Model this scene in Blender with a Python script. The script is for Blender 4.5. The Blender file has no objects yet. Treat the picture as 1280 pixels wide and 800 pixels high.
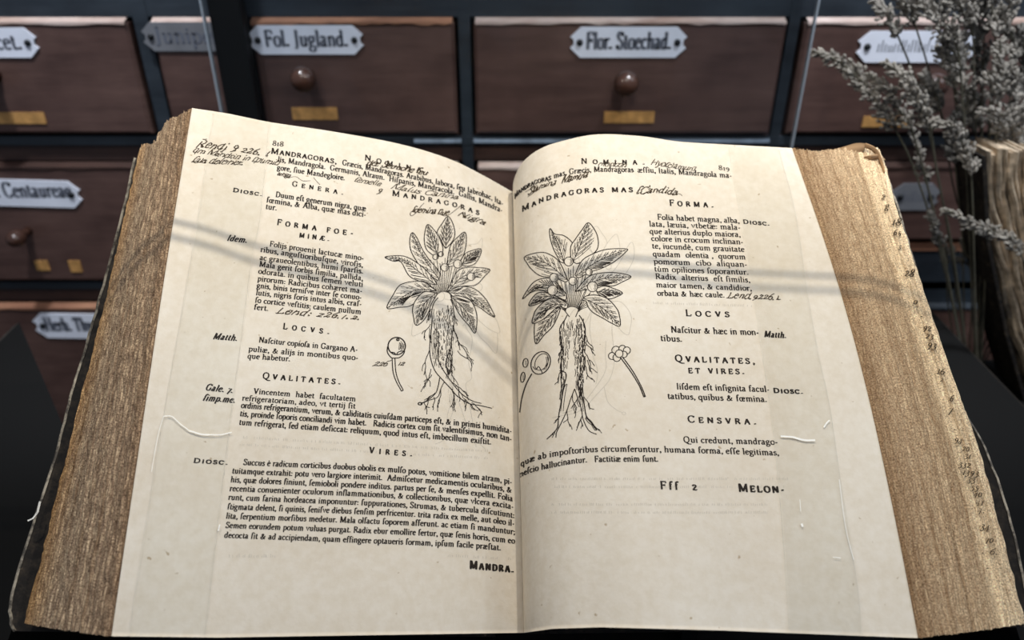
import bpy, math, random
import numpy as np
from math import radians, sin, cos, pi, atan2, hypot
from mathutils import Vector, Matrix

# ------------------------------------------------------------------ camera
FPX, PITCH, CAMZ = 924.0, radians(29), 1.45
CAM = np.array([0, 0, CAMZ])
FW = np.array([0, cos(PITCH), -sin(PITCH)])
UP = np.array([0, sin(PITCH), cos(PITCH)])
RT = np.array([1.0, 0, 0])
sc = bpy.context.scene
cd = bpy.data.cameras.new('camera')
cd.sensor_width = 36.0
cd.lens = FPX * 36.0 / 1280.0
cd.clip_start, cd.clip_end = 0.02, 60
cd.dof.use_dof = True
cd.dof.focus_distance = 0.50
cd.dof.aperture_fstop = 5.0
cam = bpy.data.objects.new('camera', cd)
cam.location = CAM
cam.rotation_euler = (pi/2 - PITCH, 0, 0)
sc.collection.objects.link(cam)
sc.camera = cam

# ------------------------------------------------------------------ world, lights, exposure
w = bpy.data.worlds.new('world'); sc.world = w; w.use_nodes = True
w.node_tree.nodes['Background'].inputs[0].default_value = (0.62, 0.74, 0.95, 1)
w.node_tree.nodes['Background'].inputs[1].default_value = 0.23

def light(name, kind, loc, target, energy, color, size=0.1, spot=None):
    l = bpy.data.lights.new(name, kind); l.energy = energy; l.color = color
    if kind == 'AREA': l.size = size
    else: l.shadow_soft_size = size
    if spot: l.spot_size = radians(spot); l.spot_blend = 0.6
    o = bpy.data.objects.new(name, l); sc.collection.objects.link(o)
    o.location = loc
    o.rotation_euler = (Vector(target) - Vector(loc)).to_track_quat('-Z', 'Y').to_euler()
    return o
light('case_spotlight', 'SPOT', (0.13, 0.46, 1.68), (0.06, 0.47, 1.18), 5.8, (1.0, 0.92, 0.78), 0.0048, 120)
light('case_spotlight', 'SPOT', (-0.32, 0.46, 1.68), (-0.08, 0.47, 1.18), 4.8, (1.0, 0.92, 0.78), 0.0048, 120)
light('overhead_fill', 'AREA', (0.3, -0.7, 3.0), (0, 0.5, 1.1), 12, (0.93, 0.96, 1.0), 1.2)  # soft overhead fill added for the pages; no visible source
light('right_fill', 'AREA', (1.6, 0.1, 2.6), (0.2, 1.0, 1.3), 9, (0.85, 0.92, 1.0), 0.8)  # fill added from the right for the cabinet; no visible fixture
for lx in (-0.5, 0.4): light('cabinet_fill_spot', 'SPOT', (lx, 0.60, 2.3), (lx, 1.02, 1.2), 58, (0.90, 0.94, 1.0), 0.05, 56)  # unseen spots added to brighten the drawer fronts and their top edges
vs = sc.view_settings
vs.view_transform = 'Standard'; vs.look = 'None'; vs.exposure = 0.03; vs.gamma = 1.0
vs.use_curve_mapping = False

# ------------------------------------------------------------------ helpers
RNG = np.random.RandomState(7)
random.seed(7)
def ray(x, y):
    return RT * (x - 640) / FPX + UP * (400 - y) / FPX + FW
def proj(P):
    d = np.asarray(P) - CAM
    z = d @ FW
    return np.stack([640 + FPX * (d @ RT) / z, 400 - FPX * (d @ UP) / z], -1)
def on_y(x, y, Y):                      # point of the view line in the vertical plane at distance Y
    r = ray(x, y); return CAM + r * (Y / r[1])
def on_z(x, y, Z):
    r = ray(x, y); return CAM + r * ((Z - CAMZ) / r[2])
def link(o, parent=None):
    sc.collection.objects.link(o)
    if parent is not None: o.parent = parent
    return o
def mesh(name, V, Fs, mat=None, parent=None, smooth=False, uv=None):
    me = bpy.data.meshes.new(name)
    me.from_pydata([tuple(map(float, v)) for v in V], [], [tuple(map(int, f)) for f in Fs])
    if smooth: me.polygons.foreach_set('use_smooth', [True] * len(me.polygons))
    mats = mat if isinstance(mat, (list, tuple)) else [mat]
    for m in mats:
        if m: me.materials.append(m)
    me.update()
    o = bpy.data.objects.new(name, me)
    return link(o, parent)
def tag(o, label=None, cat=None, group=None, kind=None):
    if label: o['label'] = label
    if cat: o['category'] = cat
    if group: o['group'] = group
    if kind: o['kind'] = kind
    return o
def empty(name, loc=(0, 0, 0)):
    o = bpy.data.objects.new(name, None); o.location = loc; o.empty_display_size = 0.02
    return link(o)
class MB:
    def __init__(s): s.V = []; s.F = []
    def add(s, V, Fs):
        n = len(s.V); s.V += [tuple(map(float, v)) for v in V]; s.F += [tuple(i + n for i in f) for f in Fs]
    def box(s, a, b, bev=0.0):
        (x0, y0, z0), (x1, y1, z1) = a, b
        if bev:
            # chamfered on the four front (-Y) edges
            v = [(x0, y1, z0), (x1, y1, z0), (x1, y1, z1), (x0, y1, z1),
                 (x0, y0 + bev, z0), (x1, y0 + bev, z0), (x1, y0 + bev, z1), (x0, y0 + bev, z1),
                 (x0 + bev, y0, z0 + bev), (x1 - bev, y0, z0 + bev), (x1 - bev, y0, z1 - bev), (x0 + bev, y0, z1 - bev)]
            f = [(0, 3, 2, 1), (0, 1, 5, 4), (1, 2, 6, 5), (2, 3, 7, 6), (3, 0, 4, 7),
                 (4, 5, 9, 8), (5, 6, 10, 9), (6, 7, 11, 10), (7, 4, 8, 11), (8, 9, 10, 11)]
            s.add(v, f); return
        v = [(x, y, z) for z in (z0, z1) for y in (y0, y1) for x in (x0, x1)]
        s.add(v, [(0, 2, 3, 1), (4, 5, 7, 6), (0, 1, 5, 4), (2, 6, 7, 3), (0, 4, 6, 2), (1, 3, 7, 5)])
    def tube(s, pts, r, n=6, r1=None):
        pts = [np.array(p, float) for p in pts]; rings = []
        m = len(pts)
        for i, p in enumerate(pts):
            d = pts[min(i + 1, m - 1)] - pts[max(i - 1, 0)]; d = d / (np.linalg.norm(d) + 1e-12)
            a = np.cross(d, [0.3, 0.2, 0.93]); a /= np.linalg.norm(a) + 1e-12; b = np.cross(d, a)
            rr = r if r1 is None else r + (r1 - r) * i / max(m - 1, 1)
            rings.append([p + rr * (a * cos(2*pi*k/n) + b * sin(2*pi*k/n)) for k in range(n)])
        V = [v for R in rings for v in R]
        F = [(i*n + k, i*n + (k+1) % n, (i+1)*n + (k+1) % n, (i+1)*n + k) for i in range(m-1) for k in range(n)]
        F += [tuple(range(n))[::-1], tuple((m-1)*n + k for k in range(n))]
        s.add(V, F)
    def lathe(s, prof, origin, axis, n=20):
        axis = np.array(axis, float); axis /= np.linalg.norm(axis)
        a = np.cross(axis, [0.12, 0.3, 0.9]); a /= np.linalg.norm(a); b = np.cross(axis, a)
        o = np.array(origin, float)
        V = [o + axis*h + r*(a*cos(2*pi*k/n) + b*sin(2*pi*k/n)) for r, h in prof for k in range(n)]
        m = len(prof)
        F = [(i*n + k, i*n + (k+1) % n, (i+1)*n + (k+1) % n, (i+1)*n + k) for i in range(m-1) for k in range(n)]
        F += [tuple(range(n))[::-1], tuple((m-1)*n + k for k in range(n))]
        s.add(V, F)
    def prism(s, poly, off):
        n = len(poly); poly = [np.array(p, float) for p in poly]; off = np.array(off, float)
        s.add(poly + [p + off for p in poly],
              [tuple(range(n))[::-1], tuple(range(n, 2*n))] + [(i, (i+1) % n, n + (i+1) % n, n + i) for i in range(n)])
    def build(s, name, mat, parent=None, smooth=False): return mesh(name, s.V, s.F, mat, parent, smooth)

def interp(tab, t):
    tab = np.array(tab, float); return np.interp(t, tab[:, 0], tab[:, 1])
def spline(pts, k=5):
    P = np.array(pts, float)
    if len(P) < 3: return P if len(P) < 2 else np.array([P[0] + (P[1]-P[0])*i/k for i in range(k+1)])
    Q = np.vstack([2*P[0]-P[1], P, 2*P[-1]-P[-2]]); out = []
    for i in range(1, len(Q)-2):
        p0, p1, p2, p3 = Q[i-1], Q[i], Q[i+1], Q[i+2]
        for j in range(k):
            t = j/k
            out.append(0.5*((2*p1) + (-p0+p2)*t + (2*p0-5*p1+4*p2-p3)*t*t + (-p0+3*p1-3*p2+p3)*t**3))
    out.append(P[-1]); return np.array(out)

# ------------------------------------------------------------------ materials
class NT:
    def __init__(s, name):
        s.m = bpy.data.materials.new(name); s.m.use_nodes = True
        s.t = s.m.node_tree; s.b = s.t.nodes['Principled BSDF']
    def n(s, typ, **kw):
        nd = s.t.nodes.new(typ)
        for k, v in kw.items():
            if k in nd.inputs.keys(): nd.inputs[k].default_value = v
            else: setattr(nd, k, v)
        return nd
    def l(s, a, b): s.t.links.new(a, b)
    def coord(s, scale=(1, 1, 1), rot=(0, 0, 0)):
        tc = s.n('ShaderNodeTexCoord'); mp = s.n('ShaderNodeMapping')
        mp.inputs['Scale'].default_value = scale; mp.inputs['Rotation'].default_value = rot
        s.l(tc.outputs['Object'], mp.inputs['Vector']); return mp.outputs['Vector']
    def noise(s, vec, scale, detail=4, rough=0.5):
        nd = s.n('ShaderNodeTexNoise', Scale=scale, Detail=detail, Roughness=rough); s.l(vec, nd.inputs['Vector'])
        return nd.outputs['Fac']
    def ramp(s, fac, stops):
        r = s.n('ShaderNodeValToRGB'); e = r.color_ramp.elements
        while len(e) < len(stops): e.new(0.5)
        for el, (p, c) in zip(e, stops): el.position = p; el.color = tuple(c) + (1,)
        s.l(fac, r.inputs['Fac']); return r.outputs['Color']
    def mix(s, fac, a, b, mode='MIX'):
        m = s.n('ShaderNodeMix', data_type='RGBA', blend_type=mode)
        for sock, v in ((m.inputs[0], fac), (m.inputs[6], a), (m.inputs[7], b)):
            if isinstance(v, (int, float)): sock.default_value = v
            elif isinstance(v, tuple): sock.default_value = tuple(v) + (1,)
            else: s.l(v, sock)
        return m.outputs[2]
    def bump(s, h, strength, dist=0.001):
        b = s.n('ShaderNodeBump', Strength=strength, Distance=dist); s.l(h, b.inputs['Height'])
        s.l(b.outputs['Normal'], s.b.inputs['Normal'])
def simple(name, col, rough=0.6, metal=0.0, spec=0.5, var=0.0, vs_=60):
    t = NT(name); t.b.inputs['Roughness'].default_value = rough; t.b.inputs['Metallic'].default_value = metal
    t.b.inputs['Specular IOR Level'].default_value = spec
    if var:
        f = t.noise(t.coord(), vs_, 4)
        c = t.ramp(f, [(0.3, tuple(c*(1-var) for c in col)), (0.7, tuple(min(1, c*(1+var)) for c in col))])
        t.l(c, t.b.inputs['Base Color'])
    else: t.b.inputs['Base Color'].default_value = tuple(col) + (1,)
    return t.m
def make_paper():
    t = NT('aged_paper'); v = t.coord()
    c = t.ramp(t.noise(v, 9, 5, 0.6), [(0.3, (0.69, 0.615, 0.51)), (0.7, (0.78, 0.725, 0.635))])
    fl = t.ramp(t.noise(v, 160, 5, 0.65), [(0.35, (0.93, 0.91, 0.87)), (0.65, (1.0, 1.0, 1.0))])
    c = t.mix(1.0, c, fl, 'MULTIPLY')
    spots = t.ramp(t.noise(v, 210, 2, 0.4), [(0.74, (1, 1, 1)), (0.79, (0.55, 0.46, 0.34))])
    c = t.mix(0.8, c, spots, 'MULTIPLY')
    t.l(c, t.b.inputs['Base Color']); t.b.inputs['Roughness'].default_value = 0.85
    t.b.inputs['Specular IOR Level'].default_value = 0.15
    t.bump(t.noise(v, 330, 5, 0.6), 0.25, 0.0006)
    return t.m
def make_fore_edge(name, lo, mid, hi, bands):
    t = NT(name); tc = t.n('ShaderNodeUVMap'); mp = t.n('ShaderNodeMapping'); mp.inputs['Scale'].default_value = (130, 40, 1)
    t.l(tc.outputs['UV'], mp.inputs['Vector'])
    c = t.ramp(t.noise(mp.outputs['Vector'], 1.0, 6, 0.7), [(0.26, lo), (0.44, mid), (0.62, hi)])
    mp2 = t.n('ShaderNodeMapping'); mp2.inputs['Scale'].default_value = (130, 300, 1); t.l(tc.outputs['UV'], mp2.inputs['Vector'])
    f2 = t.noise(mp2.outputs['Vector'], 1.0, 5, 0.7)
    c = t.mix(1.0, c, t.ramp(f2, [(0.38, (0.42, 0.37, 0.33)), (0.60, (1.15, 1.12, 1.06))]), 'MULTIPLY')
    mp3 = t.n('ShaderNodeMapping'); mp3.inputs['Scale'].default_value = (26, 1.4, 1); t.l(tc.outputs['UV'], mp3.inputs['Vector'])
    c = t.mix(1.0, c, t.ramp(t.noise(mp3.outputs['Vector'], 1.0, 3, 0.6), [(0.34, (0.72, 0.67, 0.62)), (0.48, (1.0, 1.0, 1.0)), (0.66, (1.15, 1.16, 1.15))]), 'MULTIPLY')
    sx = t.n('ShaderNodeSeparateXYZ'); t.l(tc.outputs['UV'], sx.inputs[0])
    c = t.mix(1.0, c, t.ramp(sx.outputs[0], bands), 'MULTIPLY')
    t.l(c, t.b.inputs['Base Color']); t.b.inputs['Roughness'].default_value = 0.9
    t.b.inputs['Specular IOR Level'].default_value = 0.1
    t.bump(f2, 0.9, 0.0015)
    return t.m
def make_wood(name, a, b, rough=0.45):
    t = NT(name); v = t.coord((1.2, 1, 9))
    g = t.noise(v, 5, 8, 0.65)
    c = t.ramp(g, [(0.3, a), (0.7, b)])
    worn = t.ramp(t.noise(t.coord(), 6, 4, 0.6), [(0.35, (0.55, 0.5, 0.5)), (0.65, (1, 1, 1))])
    c = t.mix(1.0, c, worn, 'MULTIPLY')
    t.l(c, t.b.inputs['Base Color']); t.b.inputs['Roughness'].default_value = rough
    t.bump(g, 0.3, 0.002)
    return t.m
def make_leather():
    t = NT('worn_dark_leather'); v = t.coord()
    c = t.ramp(t.noise(v, 120, 6, 0.7), [(0.45, (0.012, 0.010, 0.009)), (0.64, (0.035, 0.027, 0.02)), (0.76, (0.34, 0.26, 0.16))])
    t.l(c, t.b.inputs['Base Color']); t.b.inputs['Roughness'].default_value = 0.75; t.b.inputs['Specular IOR Level'].default_value = 0.2
    t.bump(t.noise(v, 260, 4), 0.6, 0.001); return t.m
def make_glass(name, tint, gloss=1.0, rough=0.02):
    t = NT(name); nt = t.t; nt.nodes.remove(t.b)
    out = [n for n in nt.nodes if n.type == 'OUTPUT_MATERIAL'][0]
    tr = t.n('ShaderNodeBsdfTransparent'); tr.inputs['Color'].default_value = tuple(tint) + (1,)
    gl = t.n('ShaderNodeBsdfGlossy', Roughness=rough)
    fr = t.n('ShaderNodeFresnel', IOR=1.25 if gloss < 1 else 1.45)
    mx = t.n('ShaderNodeMixShader')
    mu = t.n('ShaderNodeMath', operation='MULTIPLY'); mu.inputs[1].default_value = gloss; t.l(fr.outputs[0], mu.inputs[0])
    t.l(mu.outputs[0], mx.inputs[0]); t.l(tr.outputs[0], mx.inputs[1]); t.l(gl.outputs[0], mx.inputs[2])
    t.l(mx.outputs[0], out.inputs['Surface']); return t.m
M = {
 'paper': make_paper(),
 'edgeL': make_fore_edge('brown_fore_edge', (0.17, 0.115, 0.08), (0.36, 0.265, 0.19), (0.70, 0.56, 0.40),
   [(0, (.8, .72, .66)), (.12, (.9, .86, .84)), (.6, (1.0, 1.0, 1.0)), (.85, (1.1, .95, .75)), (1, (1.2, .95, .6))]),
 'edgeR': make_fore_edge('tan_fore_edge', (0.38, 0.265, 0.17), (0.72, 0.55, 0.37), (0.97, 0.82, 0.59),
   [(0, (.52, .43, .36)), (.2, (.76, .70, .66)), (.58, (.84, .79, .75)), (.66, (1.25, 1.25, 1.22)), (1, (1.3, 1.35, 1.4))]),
 'ink': simple('printing_ink', (0.028, 0.022, 0.018), 0.8, spec=0.1),
 'iron': simple('iron_gall_ink', (0.06, 0.042, 0.025), 0.8, spec=0.1),
 'ghost': simple('ink_showing_through', (0.55, 0.50, 0.42), 0.9, spec=0.1),
 'leather': make_leather(),
 'film': make_glass('archival_film', (0.966, 0.970, 0.966), 0.5, 0.25),
 'glint_white': simple('film_glint_and_thread', (0.9, 0.88, 0.82), 0.4),  # white of the painted film glints, also used for the loose thread
 'glass': make_glass('clear_glass', (0.975, 0.985, 0.99), 0.5),
 'glassedge': simple('polished_glass_edge', (0.30, 0.34, 0.38), 0.25, spec=0.8),
 'black': simple('matt_black_board', (0.006, 0.006, 0.006), 0.6, spec=0.15),
 'blacktrim': simple('greybrown_board_edge', (0.030, 0.026, 0.023), 0.6, var=0.4),
 'wood': make_wood('reddish_drawer_wood', (0.075, 0.040, 0.033), (0.150, 0.086, 0.070)),
 'frame': make_wood('dark_slate_frame_wood', (0.018, 0.025, 0.033), (0.040, 0.052, 0.065), 0.35),
 'rail': make_wood('dark_brown_rail_wood', (0.040, 0.022, 0.018), (0.085, 0.045, 0.034)),
 'bead': make_wood('worn_pale_bead_wood', (0.40, 0.26, 0.20), (0.85, 0.74, 0.68), 0.5),
 'beadr': make_wood('worn_orange_bead_wood', (0.20, 0.09, 0.05), (0.62, 0.32, 0.19), 0.5),
 'bluehighlight': simple('bluegrey_highlight', (0.24, 0.30, 0.38), 0.5, var=0.3),
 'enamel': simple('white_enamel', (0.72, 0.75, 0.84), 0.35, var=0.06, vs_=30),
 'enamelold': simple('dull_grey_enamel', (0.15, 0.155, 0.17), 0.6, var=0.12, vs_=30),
 'screw': simple('tarnished_screw', (0.02, 0.022, 0.025), 0.4, 0.6),
 'brass': simple('dull_brass', (0.62, 0.33, 0.11), 0.45, 0.3, var=0.3, vs_=80),
 'knob': simple('dark_turned_wood', (0.055, 0.026, 0.018), 0.22),
 'lettering': simple('faded_black_lettering', (0.10, 0.11, 0.14), 0.7),
 'seed': simple('dried_grey_flower_heads', (0.25, 0.23, 0.20), 0.9, spec=0.1, var=0.4, vs_=90),
 'seed2': simple('dried_dark_flower_heads', (0.15, 0.14, 0.125), 0.9, spec=0.1, var=0.4, vs_=90),
 'stem': simple('dried_stem', (0.085, 0.08, 0.06), 0.9, spec=0.1, var=0.3, vs_=60),
 'oldleaf': simple('weathered_rippled_leaf', (0.50, 0.40, 0.29), 0.9, spec=0.1, var=0.4, vs_=120),
 'wall': simple('dark_wall_paint', (0.03, 0.032, 0.036), 0.9),
 'floor': make_wood('dark_floor_wood', (0.03, 0.022, 0.018), (0.06, 0.045, 0.035)),
 'metal': simple('shadow_rail_steel', (0.4, 0.4, 0.4), 0.35, 0.9),
}

# ------------------------------------------------------------------ setting
def slab(name, a, b, mat):
    m = MB(); m.box(a, b); o = m.build(name, M[mat]); o['kind'] = 'structure'; return o
slab('floor', (-5, -3.2, -0.05), (5, 1.75, 0.0), 'floor')
slab('wall_back', (-5, 1.75, 0.0), (5, 1.85, 3.4), 'wall')
YC = 1.0                                             # front plane of the drawer fronts

# ------------------------------------------------------------------ stroke lettering
# x-height 5, capitals 8; '~' = smooth stroke, '^' = foot or head serif
G = {
'a': (4.3, "~.5,4.1 1.3,5 2.5,4.8 2.9,3.8 2.9,.9 3.3,.1 4,.5|~2.9,3 1.2,2.5 .3,1.3 .9,.1 2,.2 2.9,1.2"),
'b': (4.7, "^.6,7.9|1,8 1,.3|~1,3.9 2.1,5 3.6,4.4 4.1,2.5 3.5,.6 2.1,0 1,.6"),
'c': (4.0, "~3.5,4 2.5,5 1,4.4 .4,2.5 1,.6 2.3,0 3.6,.9"),
'd': (4.8, "^3.1,7.9|3.5,8 3.5,.2 4.3,.2|~3.5,1 2.4,0 .9,.5 .4,2.4 1,4.4 2.4,5 3.5,4.1"),
'e': (4.1, "~.6,3 3.5,3.2 3.2,4.5 2.2,5 .9,4.3 .4,2.5 1,.6 2.3,0 3.6,.9"),
'f': (3.0, "~3.3,7.3 2.5,8.2 1.5,7.6 1.2,6 1.2,.2|^1.2,0|.2,5 2.6,5"),
'ſ': (3.0, "~3.5,7.3 2.7,8.2 1.6,7.6 1.2,6 1.2,.2|^1.2,0|.3,5 1.2,5"),
'g': (4.5, "~2,2 .7,2.6 .5,4 1.6,5 3,4.6 3.3,3.3 2.8,2.2 1.8,1.9|~1.6,2 .8,1 1.6,.3 3.5,0 4,-1.1 3.2,-2.4 1.4,-2.5 .4,-1.6 .8,-.6 1.8,.1|3,4.7 4.2,5.1"),
'h': (5.0, "^.6,7.9|1,8 1,.2|^1,0|~1,3.8 2.2,5 3.5,4.7 3.9,3.4 3.9,.2|^3.9,0"),
'i': (2.4, "^.7,4.8|1.1,5 1.1,.2|^1.1,0|1.1,7.5 1.1,6.6"),
'j': (2.4, "^.7,4.8|~1.2,5 1.2,-1 .8,-2.2 -.2,-2.4|1.2,7.5 1.2,6.6"),
'k': (4.8, "^.6,7.9|1,8 1,.2|^1,0|3.6,4.8 1.2,2.5|2,3.1 3.9,.1|^4,0"),
'l': (2.4, "^.7,7.9|1.1,8 1.1,.2|^1.1,0"),
'm': (7.5, "^.6,4.8|1,5 1,.2|^1,0|~1,3.9 2.1,5 3.3,4.6 3.7,3.4 3.7,.2|^3.7,0|~3.7,3.9 4.8,5 6,4.6 6.4,3.4 6.4,.2|^6.4,0"),
'n': (5.0, "^.6,4.8|1,5 1,.2|^1,0|~1,3.8 2.2,5 3.5,4.7 3.9,3.4 3.9,.2|^3.9,0"),
'o': (4.6, "~2.3,5 .9,4.4 .4,2.5 .9,.6 2.3,0 3.7,.6 4.2,2.5 3.7,4.4 2.3,5"),
'p': (4.8, "^.6,4.8|1,5 1,-2.4|^1,-2.6|~1,3.9 2.1,5 3.7,4.4 4.2,2.5 3.6,.6 2.1,0 1,.7"),
'q': (4.7, "3.6,5 3.6,-2.4|^3.6,-2.6|~3.6,.9 2.4,0 .9,.5 .4,2.4 1,4.4 2.4,5 3.6,4.2"),
'r': (3.4, "^.6,4.8|1,5 1,.2|^1,0|~1,3.6 1.9,4.8 2.8,4.9 3.1,4.2"),
's': (3.5, "~2.9,3.9 2.2,4.9 .9,4.7 .6,3.5 1.8,2.7 2.9,1.7 2.6,.4 1.3,0 .3,1"),
't': (3.0, "~1.2,6.5 1.2,1 1.9,.1 2.9,.6|.2,4.9 2.6,4.9"),
'u': (5.0, "^.5,4.8|~1,5 1,1.3 1.6,.2 2.9,.2 3.8,1.3|^3.3,4.8|3.8,5 3.8,.2 4.6,.2"),
'v': (4.5, "^.5,4.9|.6,4.9 2.3,.1 3.9,4.9|^3.9,4.9"),
'x': (4.5, "^.7,4.9|.7,4.9 3.7,.1|^3.8,0|3.5,4.9 .6,.1|^.6,0"),
'y': (4.5, "^.5,4.9|.6,4.9 2.4,.4|~3.9,4.9 2.3,.2 1.4,-2 .4,-2.4"),
'z': (4.0, ".5,4.8 3.4,4.8 .5,.2 3.6,.2"),
'æ': (6.2, "~.5,4.1 1.3,5 2.4,4.8 2.8,3.8 2.8,.9 3.6,0 4.8,.1 5.6,.9|~2.8,3 1.2,2.5 .3,1.3 .9,.1 2,.2 2.8,1.2|~2.8,2.9 5.4,3.2 5.1,4.6 4.1,5 2.9,4.1"),
'œ': (6.6, "~2.2,5 .9,4.4 .4,2.5 .9,.6 2.2,0 3.2,.8 3.4,2.5 3.2,4.3 2.2,5|~3.4,2.9 5.9,3.1 5.6,4.6 4.5,5 3.5,4|~3.4,2 3.9,.4 5,0 6,.9"),
'è': (4.1, "~.6,3 3.5,3.2 3.2,4.5 2.2,5 .9,4.3 .4,2.5 1,.6 2.3,0 3.6,.9|1.2,7.4 2.4,6"),
'ù': (5.0, "~1,5 1,1.3 1.6,.2 2.9,.2 3.8,1.3|3.8,5 3.8,.2 4.6,.2|1.4,7.4 2.6,6"),
'&': (7.0, "~6,4.4 4.4,1.2 2.6,0 1,.5 .8,2.2 2.6,3.8 3.6,5.4 3,6.8 1.9,6.2 2.1,4.6 4.2,1.2 6.2,.2"),
'.': (2.1, ".7,1.1 .7,0|1.15,1.1 1.15,0"), ',': (2.1, "~.8,1.1 .9,.6 1.4,.3 1.2,-.6 .6,-1.4"),
':': (2.2, ".7,1.1 .7,0|1.15,1.1 1.15,0|.7,4.6 .7,3.5|1.15,4.6 1.15,3.5"), ';': (2.2, "~.9,.9 1.4,.4 1.2,-.6 .6,-1.4|.7,4.6 .7,3.5|1.15,4.6 1.15,3.5"),
'-': (3.0, ".4,2.5 2.5,2.8|.4,2.2 2.5,2.5"), ' ': (2.7, ""),
'A': (6.6, "3.2,8 .9,.1|^.9,0|3.2,8 5.8,.1|3.4,8 6,.1|^5.9,0|1.6,3 4.8,3"),
'B': (5.6, "1.2,8 1.2,0|.3,7.9 3,7.9|~3,7.9 4.4,7 4.2,5 3,4.3|1.2,4.3 3,4.3|~3,4.3 4.9,3.4 4.8,1 3,.1|.3,.1 3,.1"),
'C': (6.2, "~5.5,6.2 4.5,7.8 2.4,7.9 .8,6.2 .6,3.5 1.2,1.2 3,0 4.7,.4 5.7,1.8|5.5,7.9 5.5,6.2"),
'D': (6.6, "1.2,8 1.2,0|.3,7.9 2.8,7.9|~2.8,7.9 5.2,6.8 5.9,4 5.2,1.3 2.8,.1|.3,.1 2.8,.1"),
'E': (5.5, "1.2,8 1.2,0|.3,7.9 4.8,7.9 4.9,6.3|1.2,4.1 3.7,4.1|3.7,5 3.7,3.2|.3,.1 4.9,.1 5.1,1.9"),
'F': (5.2, "1.2,8 1.2,.1|.3,7.9 4.8,7.9 4.9,6.3|1.2,4.1 3.7,4.1|3.7,5 3.7,3.2|^1.2,0"),
'G': (6.6, "~5.5,6.2 4.5,7.8 2.4,7.9 .8,6.2 .6,3.5 1.2,1.2 3,0 4.6,.3 5.4,1|5.4,3.2 5.4,.6|^5.4,3.3|5.5,7.9 5.5,6.2"),
'H': (7.0, "1.3,8 1.3,0|^1.3,8|^1.3,0|5.6,8 5.6,0|^5.6,8|^5.6,0|1.3,4.1 5.6,4.1"),
'I': (3.0, "1.5,8 1.5,0|^1.5,7.9|^1.5,0"), 'J': (3.4, "^1.8,7.9|~1.8,8 1.8,1 1.2,-.8 0,-1"),
'L': (5.3, "1.2,8 1.2,0|^1.2,7.9|.3,.1 4.8,.1 5,2"),
'M': (8.4, "1.2,8 1.2,0|^1.1,7.9|^1.2,0|1.3,8 4.1,.3|1.6,8 4.3,.4|4.1,.3 7,8|7.1,8 7.1,0|^7.2,7.9|^7.1,0"),
'N': (7.0, "1.2,8 1.2,0|^1,7.9|^1.2,0|1.2,8 5.7,.2|1.5,8 5.9,.4|5.8,8 5.8,0|^5.8,7.9"),
'O': (6.8, "~3.4,8 1.4,7 .6,4 1.4,1 3.4,0 5.4,1 6.2,4 5.4,7 3.4,8"),
'P': (5.4, "1.2,8 1.2,0|^1.2,0|.3,7.9 2.9,7.9|~2.9,7.9 4.7,7 4.7,4.9 2.9,4|1.2,4 2.9,4"),
'Q': (7.2, "~3.4,8 1.4,7 .6,4 1.4,1 3.4,0 5.4,1 6.2,4 5.4,7 3.4,8|~2.6,.2 4,-1 6,-2 8.5,-2.1|~3,.1 4.3,-1.2 6,-2.2"),
'R': (6.2, "1.2,8 1.2,0|^1.2,0|.3,7.9 2.9,7.9|~2.9,7.9 4.5,7.1 4.5,5.1 2.9,4.2|1.2,4.2 2.9,4.2|2.8,4.2 5.6,.1|3.1,4.2 5.9,.1"),
'S': (5.0, "~4.1,6.3 3.3,7.8 1.6,7.9 .8,6.4 1.6,4.9 3.6,3.6 4.4,1.9 3.4,.2 1.6,.1 .6,1.8|4.2,7.9 4.2,6.3|.6,1.9 .6,.1"),
'T': (6.0, "3,8 3,0|^3,0|.5,6.3 .6,7.9 5.4,7.9 5.5,6.3"),
'V': (6.6, "^.9,7.9|.9,8 3.3,.1|1.2,8 3.5,.1|3.4,.1 5.6,8|^5.6,7.9"),
'Æ': (8.6, "3.9,8 .9,.1|^.9,0|4.4,8 4.4,0|3.2,7.9 7.7,7.9 7.8,6.3|4.4,4.1 6.7,4.1|1.8,3 4.4,3|3.6,.1 7.9,.1 8.1,1.9"),
'0': (4.4, "~2.2,5.4 .9,4.6 .5,2.7 .9,.8 2.2,0 3.5,.8 3.9,2.7 3.5,4.6 2.2,5.4"),
'1': (2.6, "^1.3,5.2|1.3,5.4 1.3,.1|^1.3,0"),
'2': (4.2, "~.6,4.2 1.3,5.4 2.8,5.3 3.3,4 2.2,2.2 .6,.3|.6,.3 3.8,.3 3.9,1"),
'3': (4.2, "~.8,5 2.2,5.4 3.2,4.2 1.7,2.8 3.4,1.6 3.1,-.6 1.4,-1.4 .4,-.8"),
'4': (4.6, "2.8,-1.5 2.8,5.4 .4,1.2 4.2,1.2"),
'5': (4.2, "3.4,5.3 1.2,5.3 1,3|~1,3 2.8,3 3.4,1 2.6,-1 1,-1.5"),
'6': (4.2, "~3.2,7.6 1.4,6 .6,3 .9,.7 2.2,0 3.4,.8 3.5,2.8 2.4,3.8 .9,2.8"),
'7': (4.2, ".6,4.4 .8,5.2 3.7,5.2 1.5,-2"),
'8': (4.4, "~2.2,4.1 .9,5.2 1,7 2.2,7.8 3.4,7 3.4,5.2 2.2,4.1 .6,2.6 .7,.9 2.2,0 3.7,.9 3.8,2.6 2.2,4.1"),
'9': (4.2, "~3.4,3.6 2.4,2.4 .9,3 .7,4.7 2,5.6 3.3,4.7 3.5,2.6 2.8,.2 1.2,-1.6"),
}
_gc = {}
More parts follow.
